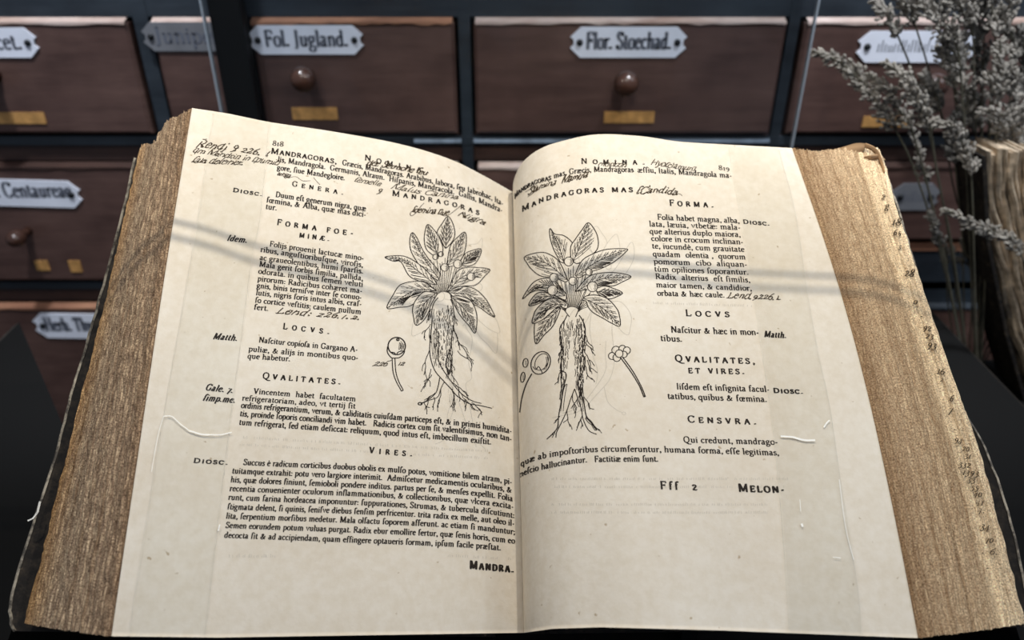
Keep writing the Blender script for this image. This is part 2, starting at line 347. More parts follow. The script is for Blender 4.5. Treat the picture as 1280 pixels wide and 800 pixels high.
def glyph(ch):
    if ch in _gc: return _gc[ch]
    adv, s = G.get(ch, G['o']); out = []
    for st in s.split('|'):
        if not st: continue
        if st[0] == '^':
            x, y = map(float, st[1:].split(',')); out.append((np.array([(x-.8, y), (x+.8, y)]), True)); continue
        sm = st[0] == '~'
        P = np.array([tuple(map(float, q.split(','))) for q in st.lstrip('~').split()])
        out.append((spline(P, 3) if sm else P, False))
    _gc[ch] = (adv, out); return _gc[ch]
def layout(text, style='r', track=0.0):
    """list of (polyline, is_serif) in letter units, and the total advance"""
    x = 0; out = []
    up = lambda c: {'æ': 'Æ'}.get(c, c.upper())
    for ch in text:
        k = 1.0; c = ch
        if style == 'sc' and ch.lower() == ch and ch.upper() != ch: c = up(ch); k = 0.80
        if style == 'sc' and ch in '.,-': k = 1.1
        adv, sts = glyph(c)
        sh = {'i': 0.28, 'h': 0.55}.get(style, 0.0)
        ax, bx = (.88, .06*adv) if style in 'ri' else ((1.05, 0) if style == 'h' else (1, 0))
        for P, serif in sts:
            if style == 'h' and serif: continue
            Q = P * k * [ax, 1.0] + [bx, 0]
            if style == 'h':
                if len(Q) == 2: Q = np.array([Q[0], Q[0]*.5 + Q[1]*.5 + RNG.uniform(-.4, .4, 2), Q[1]])
                Q = spline(Q * [1, RNG.uniform(.8, 1.15)] + RNG.uniform(-.42, .42, Q.shape) + [0, RNG.uniform(-.5, .5)], 2)
            out.append((np.stack([x + Q[:, 0] + sh * Q[:, 1], Q[:, 1]], 1), serif))
        if style == 'h' and ch not in ' .,:' and RNG.rand() < .7:
            out.append((np.array([(x + adv*.7, .6), (x + adv*.9, .3), (x + adv*1.15, 1.5)]), False))
        x += adv * k + track
    return out, max(x - track, .1)
PEN = {'r': (1.85, 1.05), 'sc': (2.1, 1.2), 'i': (1.7, .95), 'h': (1.3, .7), 'b': (1.7, .8)}
def ribbons(strokes, tmax, tmin):
    """polylines (pixels) -> quads; pen is broad on downstrokes, thin on crossbars"""
    V = []; F = []
    for P in strokes:
        P = np.asarray(P, float)
        if len(P) < 2: continue
        D = np.zeros_like(P); D[1:-1] = P[2:] - P[:-2]; D[0] = P[1]-P[0]; D[-1] = P[-1]-P[-2]
        L = np.hypot(D[:, 0], D[:, 1]) + 1e-9; D /= L[:, None]
        wd = (tmin + (tmax - tmin) * np.abs(D[:, 1])**1.5) * .5
        N = np.stack([-D[:, 1], D[:, 0]], 1) * wd[:, None]
        n = len(V); V += list(P + N); V += list(P - N); m = len(P)
        F += [(n+i, n+i+1, n+m+i+1, n+m+i) for i in range(m-1)]
    return np.array(V).reshape(-1, 2), F

# ------------------------------------------------------------------ the book's frame and page surfaces
EL = radians(36); LEN = 0.35
SV = np.array([0, cos(EL), sin(EL)]); NV_ = np.array([0, -sin(EL), cos(EL)])
rb, rt_ = ray(655, 791), ray(641, 238)
_a, _b, _dx = np.linalg.solve(np.array([rt_, -rb, -RT]).T, SV * LEN)
B0 = CAM + _b * rb                                  # foot of the gutter
def W(X, Y, Z):
    X, Y, Z = map(lambda q: np.asarray(q, float)[..., None], (X, Y, Z)); return B0 + RT*X + SV*Y + NV_*Z
def in_y(x, y, Y):                                  # view line meets plane across the book at Y
    r = ray(x, y); t = (np.dot(B0 - CAM, SV) + Y) / np.dot(r, SV); P = CAM + t*r - B0
    return P[0], P @ NV_
def in_n(x, y, Z):
    r = ray(x, y); t = (np.dot(B0 - CAM, NV_) + Z) / np.dot(r, NV_); P = CAM + t*r - B0
    return P[0], P @ SV
def foot_y(X, Z, tab):
    Y = np.zeros_like(X)
    for _ in range(8):
        p = proj(W(X, Y, Z)); y = interp(tab, p[:, 0]); t = (400 - y)/FPX
        base = W(X, 0*X, Z) - CAM
        Y = -((base @ UP) - t*(base @ FW)) / ((SV @ UP) - t*(SV @ FW))
    return Y
class Surf:
    def __init__(s, P):                             # P[v, u, 3]
        s.P = P; s.nv, s.nu = P.shape[:2]; s.px = proj(P)
    def at(s, u, v, A=None):
        A = s.P if A is None else A
        a = np.clip(u, 0, 1)*(s.nu-1); b = np.clip(v, 0, 1)*(s.nv-1)
        i = np.minimum(a.astype(int), s.nu-2); j = np.minimum(b.astype(int), s.nv-2)
        a = (a-i)[:, None]; b = (b-j)[:, None]
        return (A[j, i]*(1-a)*(1-b) + A[j, i+1]*a*(1-b) + A[j+1, i]*(1-a)*b + A[j+1, i+1]*a*b)
    def locate(s, q):
        st = 4; sub = s.px[::st, ::st].reshape(-1, 2)
        jj, ii = np.meshgrid(np.arange(0, s.nv, st), np.arange(0, s.nu, st), indexing='ij'); jj = jj.ravel(); ii = ii.ravel()
        idx = np.concatenate([np.argmin(((c[:, None] - sub[None])**2).sum(-1), 1) for c in np.array_split(q, max(1, len(q)//2000))])
        u = ii[idx]/(s.nu-1); v = jj[idx]/(s.nv-1); h = .5/(s.nu-1)
        for _ in range(9):
            p = s.at(u, v, s.px); up = np.clip(u+h, 0, 1); um = np.clip(u-h, 0, 1); vp = np.clip(v+h, 0, 1); vm = np.clip(v-h, 0, 1)
            du = (s.at(up, v, s.px) - s.at(um, v, s.px))/(up-um)[:, None]; dv = (s.at(u, vp, s.px) - s.at(u, vm, s.px))/(vp-vm)[:, None]
            r = q - p; det = du[:, 0]*dv[:, 1] - du[:, 1]*dv[:, 0]; det = np.where(abs(det) < 1e-6, 1e-6, det)
            u = np.clip(u + np.clip((r[:, 0]*dv[:, 1] - r[:, 1]*dv[:, 0])/det, -.1, .1), 0, 1)
            v = np.clip(v + np.clip((du[:, 0]*r[:, 1] - du[:, 1]*r[:, 0])/det, -.1, .1), 0, 1)
        return u, v
    def normal(s, u, v):
        h = 1.0/(s.nu-1)
        a = s.at(np.clip(u+h, 0, 1), v) - s.at(np.clip(u-h, 0, 1), v); b = s.at(u, np.clip(v+h, 0, 1)) - s.at(u, np.clip(v-h, 0, 1))
        n = np.cross(a, b); n /= np.linalg.norm(n, axis=1)[:, None] + 1e-12
        return n * np.sign((n @ (CAM - B0)))[:, None]
    def lay(s, q, off=0.00012):
        u, v = s.locate(q); return s.at(u, v) + s.normal(u, v)*off
    def faces(s): return [(j*s.nu+i, j*s.nu+i+1, (j+1)*s.nu+i+1, (j+1)*s.nu+i) for j in range(s.nv-1) for i in range(s.nu-1)]

NU, NVV = 150, 150
def resample(P, n):
    P = np.array(P, float); P = spline(P, 8); d = np.r_[0, np.cumsum(np.hypot(*np.diff(P, axis=0).T))]
    t = np.linspace(0, d[-1], n); return np.stack([np.interp(t, d, P[:, 0]), np.interp(t, d, P[:, 1])], 1)
topL = [(641, 240), (600, 217), (560, 198), (500, 180), (420, 165), (340, 153), (285, 142), (240, 135)]
topR = [(641, 239), (642, 226), (648, 211), (658, 198), (675, 186), (700, 177), (745, 168), (800, 170), (850, 177), (915, 181), (990, 185)]
def page_surface(top_px, zscale, zadd, xscale, foot_tab, bulge, wav):
    T = resample([in_y(x, y, LEN) for x, y in top_px], NU)
    u = np.linspace(0, 1, NU); g0 = T[0, 0]
    Xb = (T[:, 0] - g0) * xscale; Zb = (T[:, 1] - T[0, 1]) * zscale + zadd*u**1.5
    Yb = foot_y(Xb, Zb, foot_tab)
    A = W(T[:, 0], LEN + 0*u, T[:, 1]); Bm = W(Xb, Yb, Zb)
    v = np.linspace(0, 1, NVV)[:, None, None]
    P = Bm[None]*(1-v) + A[None]*v
    vv = v[..., 0]; sgn = np.sign(T[-1, 0])
    P += (bulge * sgn * np.sin(pi*vv)**1.0 * u[None]**2)[..., None] * RT
    P += (wav*np.sin(2.2*pi*vv + 3*u[None])*np.sin(pi*vv)*u[None]*.6)[..., None] * NV_
    return Surf(P)
SL = page_surface(topL, .085/.104, 0, .235/.242, [(60, 794), (110, 795), (270, 797), (460, 794), (655, 791), (700, 790)], 0.001, .0008)
SR = page_surface(topR, 1.0, .018, 1.0, [(600, 791), (655, 791), (690, 786), (750, 784), (900, 788), (1130, 797), (1200, 799)], 0.0085, .0008)

book = empty('open_book', tuple(B0))
tag(book, 'thick antique herbal lying open at two woodcuts of mandrake roots', 'book')
OFF = np.array(B0)
def bmesh_obj(name, P, Fs, mat, parent=book, smooth=False):
    return mesh(name, np.asarray(P) - OFF, Fs, mat, parent, smooth)
def page_obj(S, sgn):
    n = S.nu*S.nv; V = S.P.reshape(-1, 3); F = S.faces()
    lower = V - NV_*0.0006
    ring = [j*S.nu + S.nu-1 for j in range(S.nv)]
    F2 = list(F) + [(ring[j], ring[j+1], n+ring[j+1], n+ring[j]) for j in range(S.nv-1)]
    F2 += [(i, i+1, n+i+1, n+i) for i in range(S.nu-1)] + [(n-S.nu+i, n-S.nu+i+1, 2*n-S.nu+i+1, 2*n-S.nu+i) for i in range(S.nu-1)]
    return bmesh_obj('page', np.vstack([V, lower]), F2, M['paper'], smooth=True)
pageL = page_obj(SL, -1); pageR = page_obj(SR, 1)
tag(pageL, 'yellowed page 818 of the open book, its text running round a rooted plant')
tag(pageR, 'yellowed page 819 of the open book with a single column of text')

# page blocks: every leaf edge is a ridge
def smooth_noise(n, m, k):
    a = RNG.uniform(-1, 1, (n, max(2, m//k)+2)); x = np.linspace(0, a.shape[1]-1.001, m); i = x.astype(int); f = x-i; f = f*f*(3-2*f)
    return a[:, i]*(1-f) + a[:, i+1]*f
def fore_edge(S, sgn, xtab, zb, endoff, mat, layers, amp, topY):
    KR = layers*3 + 1; NE = 260
    v = np.linspace(0, 1, NE)
    e = np.stack([np.interp(v, np.linspace(0, 1, S.nv), S.P[:, -1, k]) for k in range(3)], 1) - NV_*0.0006
    X1 = interp(xtab, v); Y1 = .004 + v*(topY - .004)
    b = W(X1, Y1, zb + 0*v)
    wv = np.linspace(0, 1, KR)
    prof = amp*RNG.uniform(-.6, .5, layers)
    big = smooth_noise(1, layers, 7)[0]*amp*1.3
    nz = smooth_noise(layers, NE, 5)*amp*.75 + smooth_noise(layers, NE, 30)*amp*.8
    P = e[None]*(1-wv)[:, None, None] + b[None]*wv[:, None, None]
    dirn = (RT*sgn*.72 + NV_*.69)
    for r in range(KR):
        k = min(r//3, layers-1); ph = r % 3
        d = prof[k] + big[k] + nz[k] - (amp*1.1 if ph == 0 else 0)
        fade = min(1, wv[r]*40)
        P[r] += dirn[None]*((d*fade + .006*sin(pi*wv[r]))[:, None])
        P[r] += SV[None]*(interp(endoff, wv[r]) + RNG.uniform(-.0012, .0012)*fade)*(np.clip((v-.90)/.10, 0, 1)**1.5)[:, None]
        P[r] += SV[None]*(RNG.uniform(-.0005, .0005)*fade)*(np.clip((.06-v)/.06, 0, 1))[:, None]
    V = P.reshape(-1, 3); F = [(r*NE+j, (r+1)*NE+j, (r+1)*NE+j+1, r*NE+j+1) for r in range(KR-1) for j in range(NE-1)]
    # head and tail faces of the block: page edge down to the board
    V = list(V)
    caps = []
    for jj, row, end in ((0, S.P[0], 0), (NE-1, S.P[-1], 1)):
        top = row - NV_*0.0006
        side = P[:, jj][::6]
        m_ = len(top); o_ = interp(xtab, end); x = np.linspace(0.004*sgn, o_, m_)
        Yb = (Y1[0] + .002) if end == 0 else (Y1[-1] - .006)
        zb_ = -.05 + (zb + .05)*np.abs(x/o_)**.8
        bot = W(x, Yb + 0*x, zb_)
        lv = 7; n0 = len(V)
        for q in range(lv+1):
            rr = top*(1 - q/lv) + bot*(q/lv); V += list(rr)
        caps += [(n0+q*m_+i, n0+q*m_+i+1, n0+(q+1)*m_+i+1, n0+(q+1)*m_+i) for q in range(lv) for i in range(m_-1)]
        n1 = len(V); edge = [top[-1]*(1-q/lv) + bot[-1]*(q/lv) for q in range(lv+1)]
        V += list(side) + edge
        ns = len(side)
        for i in range(ns-1):
            a_ = int(round(i/(ns-1)*lv)); b_ = int(round((i+1)/(ns-1)*lv))
            caps.append((n1+i, n1+i+1, n1+ns+b_) if a_ == b_ else (n1+i, n1+i+1, n1+ns+b_, n1+ns+a_))
    o = bmesh_obj('page_block', V, F + caps, mat)
    me = o.data; uvl = me.uv_layers.new(name='UVMap')
    uvv = np.zeros((len(V), 2)); uvv[:KR*NE, 0] = np.repeat(wv, NE); uvv[:KR*NE, 1] = np.tile(v, KR)
    nn = len(V) - KR*NE; uvv[KR*NE:, 0] = RNG.uniform(0, 1, nn); uvv[KR*NE:, 1] = .5
    li = np.zeros(len(me.loops), int); me.loops.foreach_get('vertex_index', li)
    uvl.data.foreach_set('uv', uvv[li].ravel())
    return o, Surf(np.transpose(e[None]*(1-wv)[:, None, None] + b[None]*wv[:, None, None] + dirn[None, None]*.006*np.sin(pi*wv)[:, None, None], (1, 0, 2)))
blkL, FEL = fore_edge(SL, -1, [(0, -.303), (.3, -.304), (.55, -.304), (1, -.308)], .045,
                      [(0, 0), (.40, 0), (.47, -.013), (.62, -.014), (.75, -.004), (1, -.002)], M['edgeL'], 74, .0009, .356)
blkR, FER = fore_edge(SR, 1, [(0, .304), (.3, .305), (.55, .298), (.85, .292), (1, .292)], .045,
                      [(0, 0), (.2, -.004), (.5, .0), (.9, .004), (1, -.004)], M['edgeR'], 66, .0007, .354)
tag(blkL, 'brown ragged fore-edge of the leaves under page 818'); tag(blkR, 'pale tan fore-edge with inked numerals')

# curled torn leaf at the head of the tan fore-edge
def ribbon_surface(name, lineA, lineB, mat, parent=book, nseg=24, bow=.0):
    A = spline(lineA, 8); Bp = spline(lineB, 8)
    tt = np.linspace(0, 1, nseg+1)
    A = np.stack([np.interp(tt, np.linspace(0, 1, len(A)), A[:, k]) for k in range(3)], 1)
    Bp = np.stack([np.interp(tt, np.linspace(0, 1, len(Bp)), Bp[:, k]) for k in range(3)], 1)
    R = [A*(1-q) + Bp*q + NV_*bow*sin(pi*q) for q in (0, .33, .66, 1)]
    V = np.vstack(R + [r - NV_*.0012 - SV*.0006 for r in R]); n = nseg+1
    F = [(q*n+i, q*n+i+1, (q+1)*n+i+1, (q+1)*n+i) for q in range(3) for i in range(nseg)]
    F += [((q+4)*n+i, (q+5)*n+i, (q+5)*n+i+1, (q+4)*n+i+1) for q in range(3) for i in range(nseg)]
    for q in (0, 3): F += [(q*n+i, q*n+i+1, (q+4)*n+i+1, (q+4)*n+i) for i in range(nseg)]
    return bmesh_obj(name, V, F, mat, parent, True)
def at_n(x, y, Z):
    X, Y = in_n(x, y, Z); return W(X, Y, Z)
cl = ribbon_surface('curled_leaf', [at_n(x, y, z) for x, y, z in ((994, 185, .057), (1020, 191, .054), (1045, 186, .054), (1070, 179, .056), (1084, 179.5, .055))],
               [at_n(x, y, z) for x, y, z in ((998, 189, .054), (1022, 197, .050), (1045, 200, .050), (1066, 197, .050), (1076, 193, .050))], M['edgeR'], bow=.002)
cl2 = ribbon_surface('curled_leaf', [at_n(x, y, z) for x, y, z in ((1082, 179, .056), (1092, 183, .056), (1099, 190, .054), (1104, 203, .050), (1106, 216, .049))],
               [at_n(x, y, z) for x, y, z in ((1080, 182, .055), (1089, 186, .055), (1095, 192, .053), (1101, 204, .050), (1104.5, 216, .049))], M['edgeR'], bow=.0015)
cl3 = ribbon_surface('curled_leaf', [at_n(x, y, z) for x, y, z in ((1080, 196, .052), (1088, 194, .054), (1097, 192, .053))],
               [at_n(x, y, z) for x, y, z in ((1082, 199, .050), (1090, 198, .052), (1099, 197, .051))], M['edgeR'], bow=.001)

# loose threads and torn scraps
def frays(name, starts, mat, n=5, ln=8):
    m = MB()
    for (x, y, z) in starts:
        for _ in range(n):
            a = random.uniform(-.9, .9); L = ln*random.uniform(.5, 1.2); p = []
            for k in range(5):
                p.append(at_n(x + random.uniform(-2, 2) + L*sin(a)*k/4, y - L*cos(a)*k/4 + 1.5*sin(k*2+a), z + .001*k) - OFF)
            m.tube(p, .0005, 4)
    o = m.build(name, mat, book); o['kind'] = 'stuff'; return o
frays('frayed_paper_shreds', [(180, 190, .049), (188, 190, .052), (196, 188, .056), (203, 187, .06)], M['oldleaf'], 5, 6)
m = MB()
m.tube([at_n(x, y, .05) - OFF for x, y in ((50, 627), (47, 640), (41, 648), (35, 651))], .0006, 4)
m.build('loose_thread', M['glint_white'], book)

# cover boards
def board(px, zc, inner):
    outer = [in_n(x, y, zc) for x, y in px]
    th = .0045
    outer = spline([(X, Y) for X, Y in outer], 6)
    n = len(outer); V = []
    for X, Y in outer: V.append(W(X, Y, zc))
    for X, Y in outer: V.append(W(inner, Y, -.058))
    for X, Y in outer: V.append(W(X, Y, zc - th))
    for X, Y in outer: V.append(W(inner, Y, -.058 - th))
    V = [q.reshape(3) for q in V]
    F = []
    for i in range(n-1):
        F += [(i, i+1, n+i+1, n+i), (2*n+i, 3*n+i, 3*n+i+1, 2*n+i+1), (i, 2*n+i, 2*n+i+1, i+1), (n+i, n+i+1, 3*n+i+1, 3*n+i)]
    F += [(0, n, 3*n, 2*n), (n-1, 3*n-1, 4*n-1, 2*n-1)]
    o = bmesh_obj('cover_board', V, F, M['leather']); return o, outer
bdL, oL = board([(170, 198), (146, 300), (124, 380), (111, 425), (90, 495), (74, 558), (48, 640), (17, 743), (15, 774), (20, 789)], .040, -.02)
bdR, oR = board([(1100, 200), (1118, 250), (1133, 300), (1155, 374), (1197, 500), (1230, 560), (1258, 640), (1279, 728), (1283, 765), (1279, 784)], .040, .02)
# worn rim along each board: exposed pale edge of the leather
def rim(outer, sgn):
    m = MB(); pts = [W(X + sgn*.0006 + random.uniform(-.0004, .0004), Y, .0402).reshape(3) - OFF for X, Y in outer]
    m.tube(pts, .0009, 5); return m.build('worn_rim', M['rimmat'], bdL if sgn < 0 else bdR)
t = NT('worn_pale_rim'); v_ = t.coord()
t.l(t.ramp(t.noise(v_, 90, 5, .7), [(.42, (.05, .04, .03)), (.6, (.40, .35, .27))]), t.b.inputs['Base Color']); M['rimmat'] = t.m
rim(oL, -1); rim(oR, 1)
# rounded leather spine under the gutter
m = MB(); arc = [(.024*cos(a), -.058 - .022*sin(a)) for a in np.linspace(-.1, pi+.1, 16)]
for (Y0, Y1) in ((0.002, LEN-.004),):
    V = [W(x, Y, z).reshape(3)-OFF for Y in (Y0, Y1) for x, z in arc]; n = len(arc)
    m.add(V, [(i, i+1, n+i+1, n+i) for i in range(n-1)])
m.build('spine', M['leather'], book, True)

# ------------------------------------------------------------------ text on the pages
UPK = .00048
class Ink:
    def __init__(s, S): s.S = S; s.V = []; s.F = []; s.n = 0
    def strokes(s, st, tmax, tmin):
        V, F = ribbons(st, tmax, tmin)
        if len(V): s.V.append(V); s.F += [tuple(i+s.n for i in f) for f in F]; s.n += len(V)
    def text(s, txt, pts, xh, style='r', track=0.0, weight=1.0, tilt=True):
        base = spline(pts, 8) if len(pts) > 2 else np.array(pts, float)
        d = np.r_[0, np.cumsum(np.hypot(*np.diff(base, axis=0).T))]
        sts, adv = layout(txt, style, track)
        kx = d[-1]/adv; ky = xh/5.0; out = []
        for P, serif in sts:
            a = P[:, 0]*kx; x = np.interp(a, d, base[:, 0]); y = np.interp(a, d, base[:, 1])
            over = a - np.clip(a, 0, d[-1]); x = x + over
            ux = -(x - 645)*UPK if tilt else 0*x
            out.append(np.stack([x + ux*P[:, 1]*ky, y - P[:, 1]*ky], 1))
        t0, t1 = PEN[style]; s.strokes(out, t0*ky*weight, t1*ky*weight)
    def build(s, name, mat, parent, off=.00014):
        V = s.S.lay(np.vstack(s.V), off)
        return mesh(name, V - OFF, s.F, mat, parent)
TL = Ink(SL); HL = Ink(SL); TR = Ink(SR); HR = Ink(SR)
CH = 5/8.0                                           # capital height -> x-height
t_ = TL.text
t_("818", [(340, 181.6), (354.5, 183.2)], 3.6)
t_("Mandragoras, ", [(338.5, 191.8), (380, 198), (425, 205.5)], 6.6*CH, 'sc', 1.0)
t_("Græcis, Mandragoras. Arabibus, Iabora, ſeu Iabrohac, Ita-", [(427.5, 206), (480, 216.5), (529, 226.6), (570, 236), (607, 247), (629, 257.5)], 4.0)
t_("lis, Mandragola.  Germanis, Alraun.  Hiſpanis, Mandracola.  Gallis, Mandra-", [(347, 202), (418, 213.5), (499, 228.5), (545, 238), (582, 247), (628, 266)], 4.0)
t_("gore, ſiue Mandegloire.", [(346, 212), (431, 225.5)], 4.0)
t_("Genera.", [(365, 232.5), (429, 243.5)], 6*CH, 'sc', 5.0)
t_("Nomina.", [(455.6, 200), (495, 208.5), (536, 217)], 6.4*CH, 'sc', 6.0)
t_("Mandragoras", [(490, 244.5), (531, 251), (570, 259), (599, 269)], 6.4*CH, 'sc', 4.0)
t_("Dioſc.".replace('ſ', 's'), [(291, 239.6), (327.6, 245.2)], 4.6*CH, 'sc', 1.5, 1.45)
t_("Duum eſt generum nigra, quæ", [(344, 246), (457.6, 264)], 4.1)
t_("fœmina, & Alba, quæ mas dici-", [(332.7, 252.7), (457.6, 271.4)], 4.1)
t_("tur.", [(331.7, 261), (346, 263)], 4.1)
t_("Forma foe-", [(346, 281), (441.4, 294.8)], 7*CH, 'sc', 4.5)
t_("minæ.", [(374, 296.5), (411.6, 301.5)], 5.2*CH/.8, 'sc', 4.0)
t_("Idem.", [(283, 300.5), (308.4, 303.5)], 4.4, 'i', .3, 1.3)
for s_, a, b in (
 ("Folijs prouenit lactucæ mino-", (336.6, 307.8), (454.7, 325.8)),
 ("ribus, anguſtioribuſque, viroſis,", (325.3, 314.6), (453.8, 334.2)),
 ("ac graueolentibus, humi ſparſis.", (324.4, 324.7), (453.8, 342)),
 ("Mala gerit ſorbis ſimilia, pallida,", (323.4, 332.9), (453.8, 350.8)),
 ("odorata. in quibus ſemen veluti", (322.5, 341.7), (453.8, 358.6)),
 ("pirorum: Radicibus cohæret ma-", (321.6, 351), (452.8, 366.6)),
 ("gnis, binis terniſve inter ſe conuo-", (320.6, 359.6), (452, 374.8)),
 ("lutis, nigris foris intus albis, craſ-", (319.7, 368.6), (452, 383)),
 ("ſo cortice veſtitis: caulem nullum", (318.4, 377.9), (451.5, 392.8)),
 ("fert.", (317, 386.6), (335.6, 388.6)),
 ("Naſcitur copioſa in Gargano A-", (323, 427.8), (447, 440)),
 ("puliæ, & alijs in montibus quo-", (310.3, 438.9), (447.8, 450.2)),
 ("que habetur.", (309, 447.8), (362.8, 451.6)),
 ("Vincentem  habet  facultatem", (316, 491.9), (444.8, 501.6)),
 ("refrigeratoriam, adeo, vt tertij ſit", (302.3, 500.4), (444.4, 510.6))):
    t_(s_, [a, b], 4.1)
t_("Locvs.", [(353.4, 411), (411.6, 417.6)], 7*CH, 'sc', 5.5)
t_("Matth.", [(265.3, 423.6), (296, 426)], 4.6, 'i', .3, 1.3)
t_("Qvalitates.", [(328, 473), (425.6, 480.5)], 7.4*CH, 'sc', 3.2)
t_("Gale. 7.", [(256, 487.4), (290.6, 491.2)], 4.8, 'i', .3, 1.3)
t_("ſimp.me.", [(253, 500.4), (293.4, 503.4)], 4.8, 'i', .3, 1.3)
for s_, p in (
 ("ordinis refrigerantium, verum, & caliditatis cuiuſdam particeps eſt, & in primis humidita-", [(301, 509.7), (444.8, 520.6), (558, 530.2), (610, 536.6), (639.7, 542)]),
 ("tis, proinde ſoporis conciliandi vim habet.   Radicis cortex cum ſit valentiſsimus, non tan-", [(299.6, 520), (474.4, 533), (569, 540.6), (612, 546), (639.7, 552)]),
 ("tum refrigerat, ſed etiam deſiccat: reliquum, quod intus eſt, imbecillum exiſtit.", [(298.5, 530.8), (480, 543.6), (560, 550), (614, 555.6)]),
 ("Succus è radicum corticibus duobus obolis ex mulſo potus, vomitione bilem atram, pi-", [(303.8, 581), (458, 588), (547, 594.6), (610, 600.6), (640, 605.8)]),
 ("tuitamque extrahit: potu verò largiore interimit.  Admiſcetur medicamentis ocularibus, &", [(289.8, 591.6), (458, 599), (550, 605), (610, 610.6), (640, 616)]),
 ("his, quæ dolores finiunt, ſemioboli pondere inditus. partus per ſe, & menſes expellit. Folia", [(287.9, 602.5), (458, 610), (555, 616), (612, 621.6), (641, 626.6)]),
 ("recentia conuenienter oculorum inflammationibus, & collectionibus, quæ vlcera excita-", [(286.6, 613.6), (458, 620.6), (555, 626.6), (612, 631.6), (642, 636.6)]),
 ("runt, cum farina hordeacea imponuntur: ſuppurationes, Strumas, & tubercula diſcutiunt:", [(285, 624.6), (458, 631.6), (555, 637.6), (612, 642.6), (643, 647.6)]),
 ("ſtigmata delent, ſi quinis, ſeniſve diebus ſenſim perfricentur. trita radix ex melle, aut oleo il-", [(283.8, 636.4), (458, 642.8), (555, 648.2), (612, 653), (643, 657.6)]),
 ("lita, ſerpentium morſibus medetur. Mala olfactu ſoporem afferunt. ac etiam ſi manduntur;", [(282.2, 648), (458, 654.2), (572, 660), (643.7, 668)]),
 ("Semen eorundem potum vuluas purgat. Radix ebur emollire fertur, quæ ſenis horis, cum eo", [(281.5, 659.7), (458, 666.2), (570, 671.6), (643.7, 679.4)]),
 ("decocta ſit & ad accipiendam, quam effingere optaueris formam, ipſum facile præſtat.", [(280, 671.9), (458, 678.6), (570, 683.4), (626, 687.8)])):
    t_(s_, p, 4.5)
t_("Vires.", [(461, 566.2), (515, 570.4)], 7.4*CH, 'sc', 5.5)
t_("Diosc.", [(241.6, 578.2), (284.7, 580.8)], 5.4*CH, 'sc', 1.6, 1.5)
t_("Mandra.", [(587, 710.5), (641.9, 715.6)], 9.6*CH, 'sc', 1.8, 1.15)
h_ = HL.text
h_("Rendj 9 226. 1", [(244, 184), (285, 188), (334, 196)], 6.0, 'h', .6)
h_("qm Mandrin in ſpumib", [(240, 190), (290, 198), (347, 207)], 4.6, 'h')
h_("ſala deleiner.", [(238, 203), (303, 206.5)], 4.8, 'h')
h_("arriga", [(346, 219), (362, 222.5)], 4.0, 'h'); HL.strokes([spline([(362, 222), (370, 221), (378, 226), (388, 226)], 4), spline([(392, 222), (396, 227), (400, 231)], 4)], .6, .4)
h_("der Sermone ſeu", [(457.5, 206), (495, 212), (533, 219)], 4.8, 'h', 0, 1.3)
h_("ſemelle", [(441, 227), (475, 232.5)], 4.2, 'h'); h_("9", [(470, 241), (475, 242)], 4.6, 'h')
h_("Malus Canina", [(487, 235.5), (530, 243), (572, 249)], 4.4, 'h')
h_("foemina ſiue", [(514, 265), (560, 269)], 5.0, 'h', 0, 1.1); h_("Nigra", [(570, 269), (606, 281)], 4.6, 'h', 0, 1.3)
HL.strokes([spline([(519, 262), (513, 266), (514, 270), (520, 266), (526, 258), (530, 254)], 4), spline([(550, 268), (556, 270), (562, 268), (570, 262), (576, 257)], 4)], .9, .5)
h_("Lend: 226.1.2.", [(344, 391.5), (449, 400)], 5.2, 'h', .8, 1.1)
h_("226", [(465, 457.5), (483, 457.5)], 4.2, 'h'); h_("12", [(496, 456.5), (504, 457)], 4.2, 'h')
t_ = TR.text
t_("Nomina.", [(726.6, 204.6), (806, 205.8)], 6.4*CH, 'sc', 6.5)
t_("819", [(898, 212), (912.5, 214)], 3.4)
t_("Mandragoras", [(643.5, 249), (650, 241.5), (667.5, 231), (689, 224.6)], 6*CH, 'sc', .6)
t_("mas, Græcis, Mandragoras ", [(692, 223), (714, 217.4), (750, 214.6), (795, 215.2)], 4.0)
t_("æſſiw, Italis, Mandragola ma-".replace('w', 'u'), [(797, 215.4), (829, 216.6), (915, 222.6)], 4.0, 'r')
t_("Mandragoras mas", [(652.5, 264.7), (677, 253), (692, 248.6), (709, 244.6), (729, 241.4), (756, 240), (791, 240)], 6.6*CH, 'sc', 2.8, 1.15)
t_("Forma.", [(837, 257), (892, 259.4)], 7.2*CH, 'sc', 4.0)
t_("Diosc.", [(929, 279.4), (962, 282)], 4.8*CH, 'sc', 1.2, 1.4)
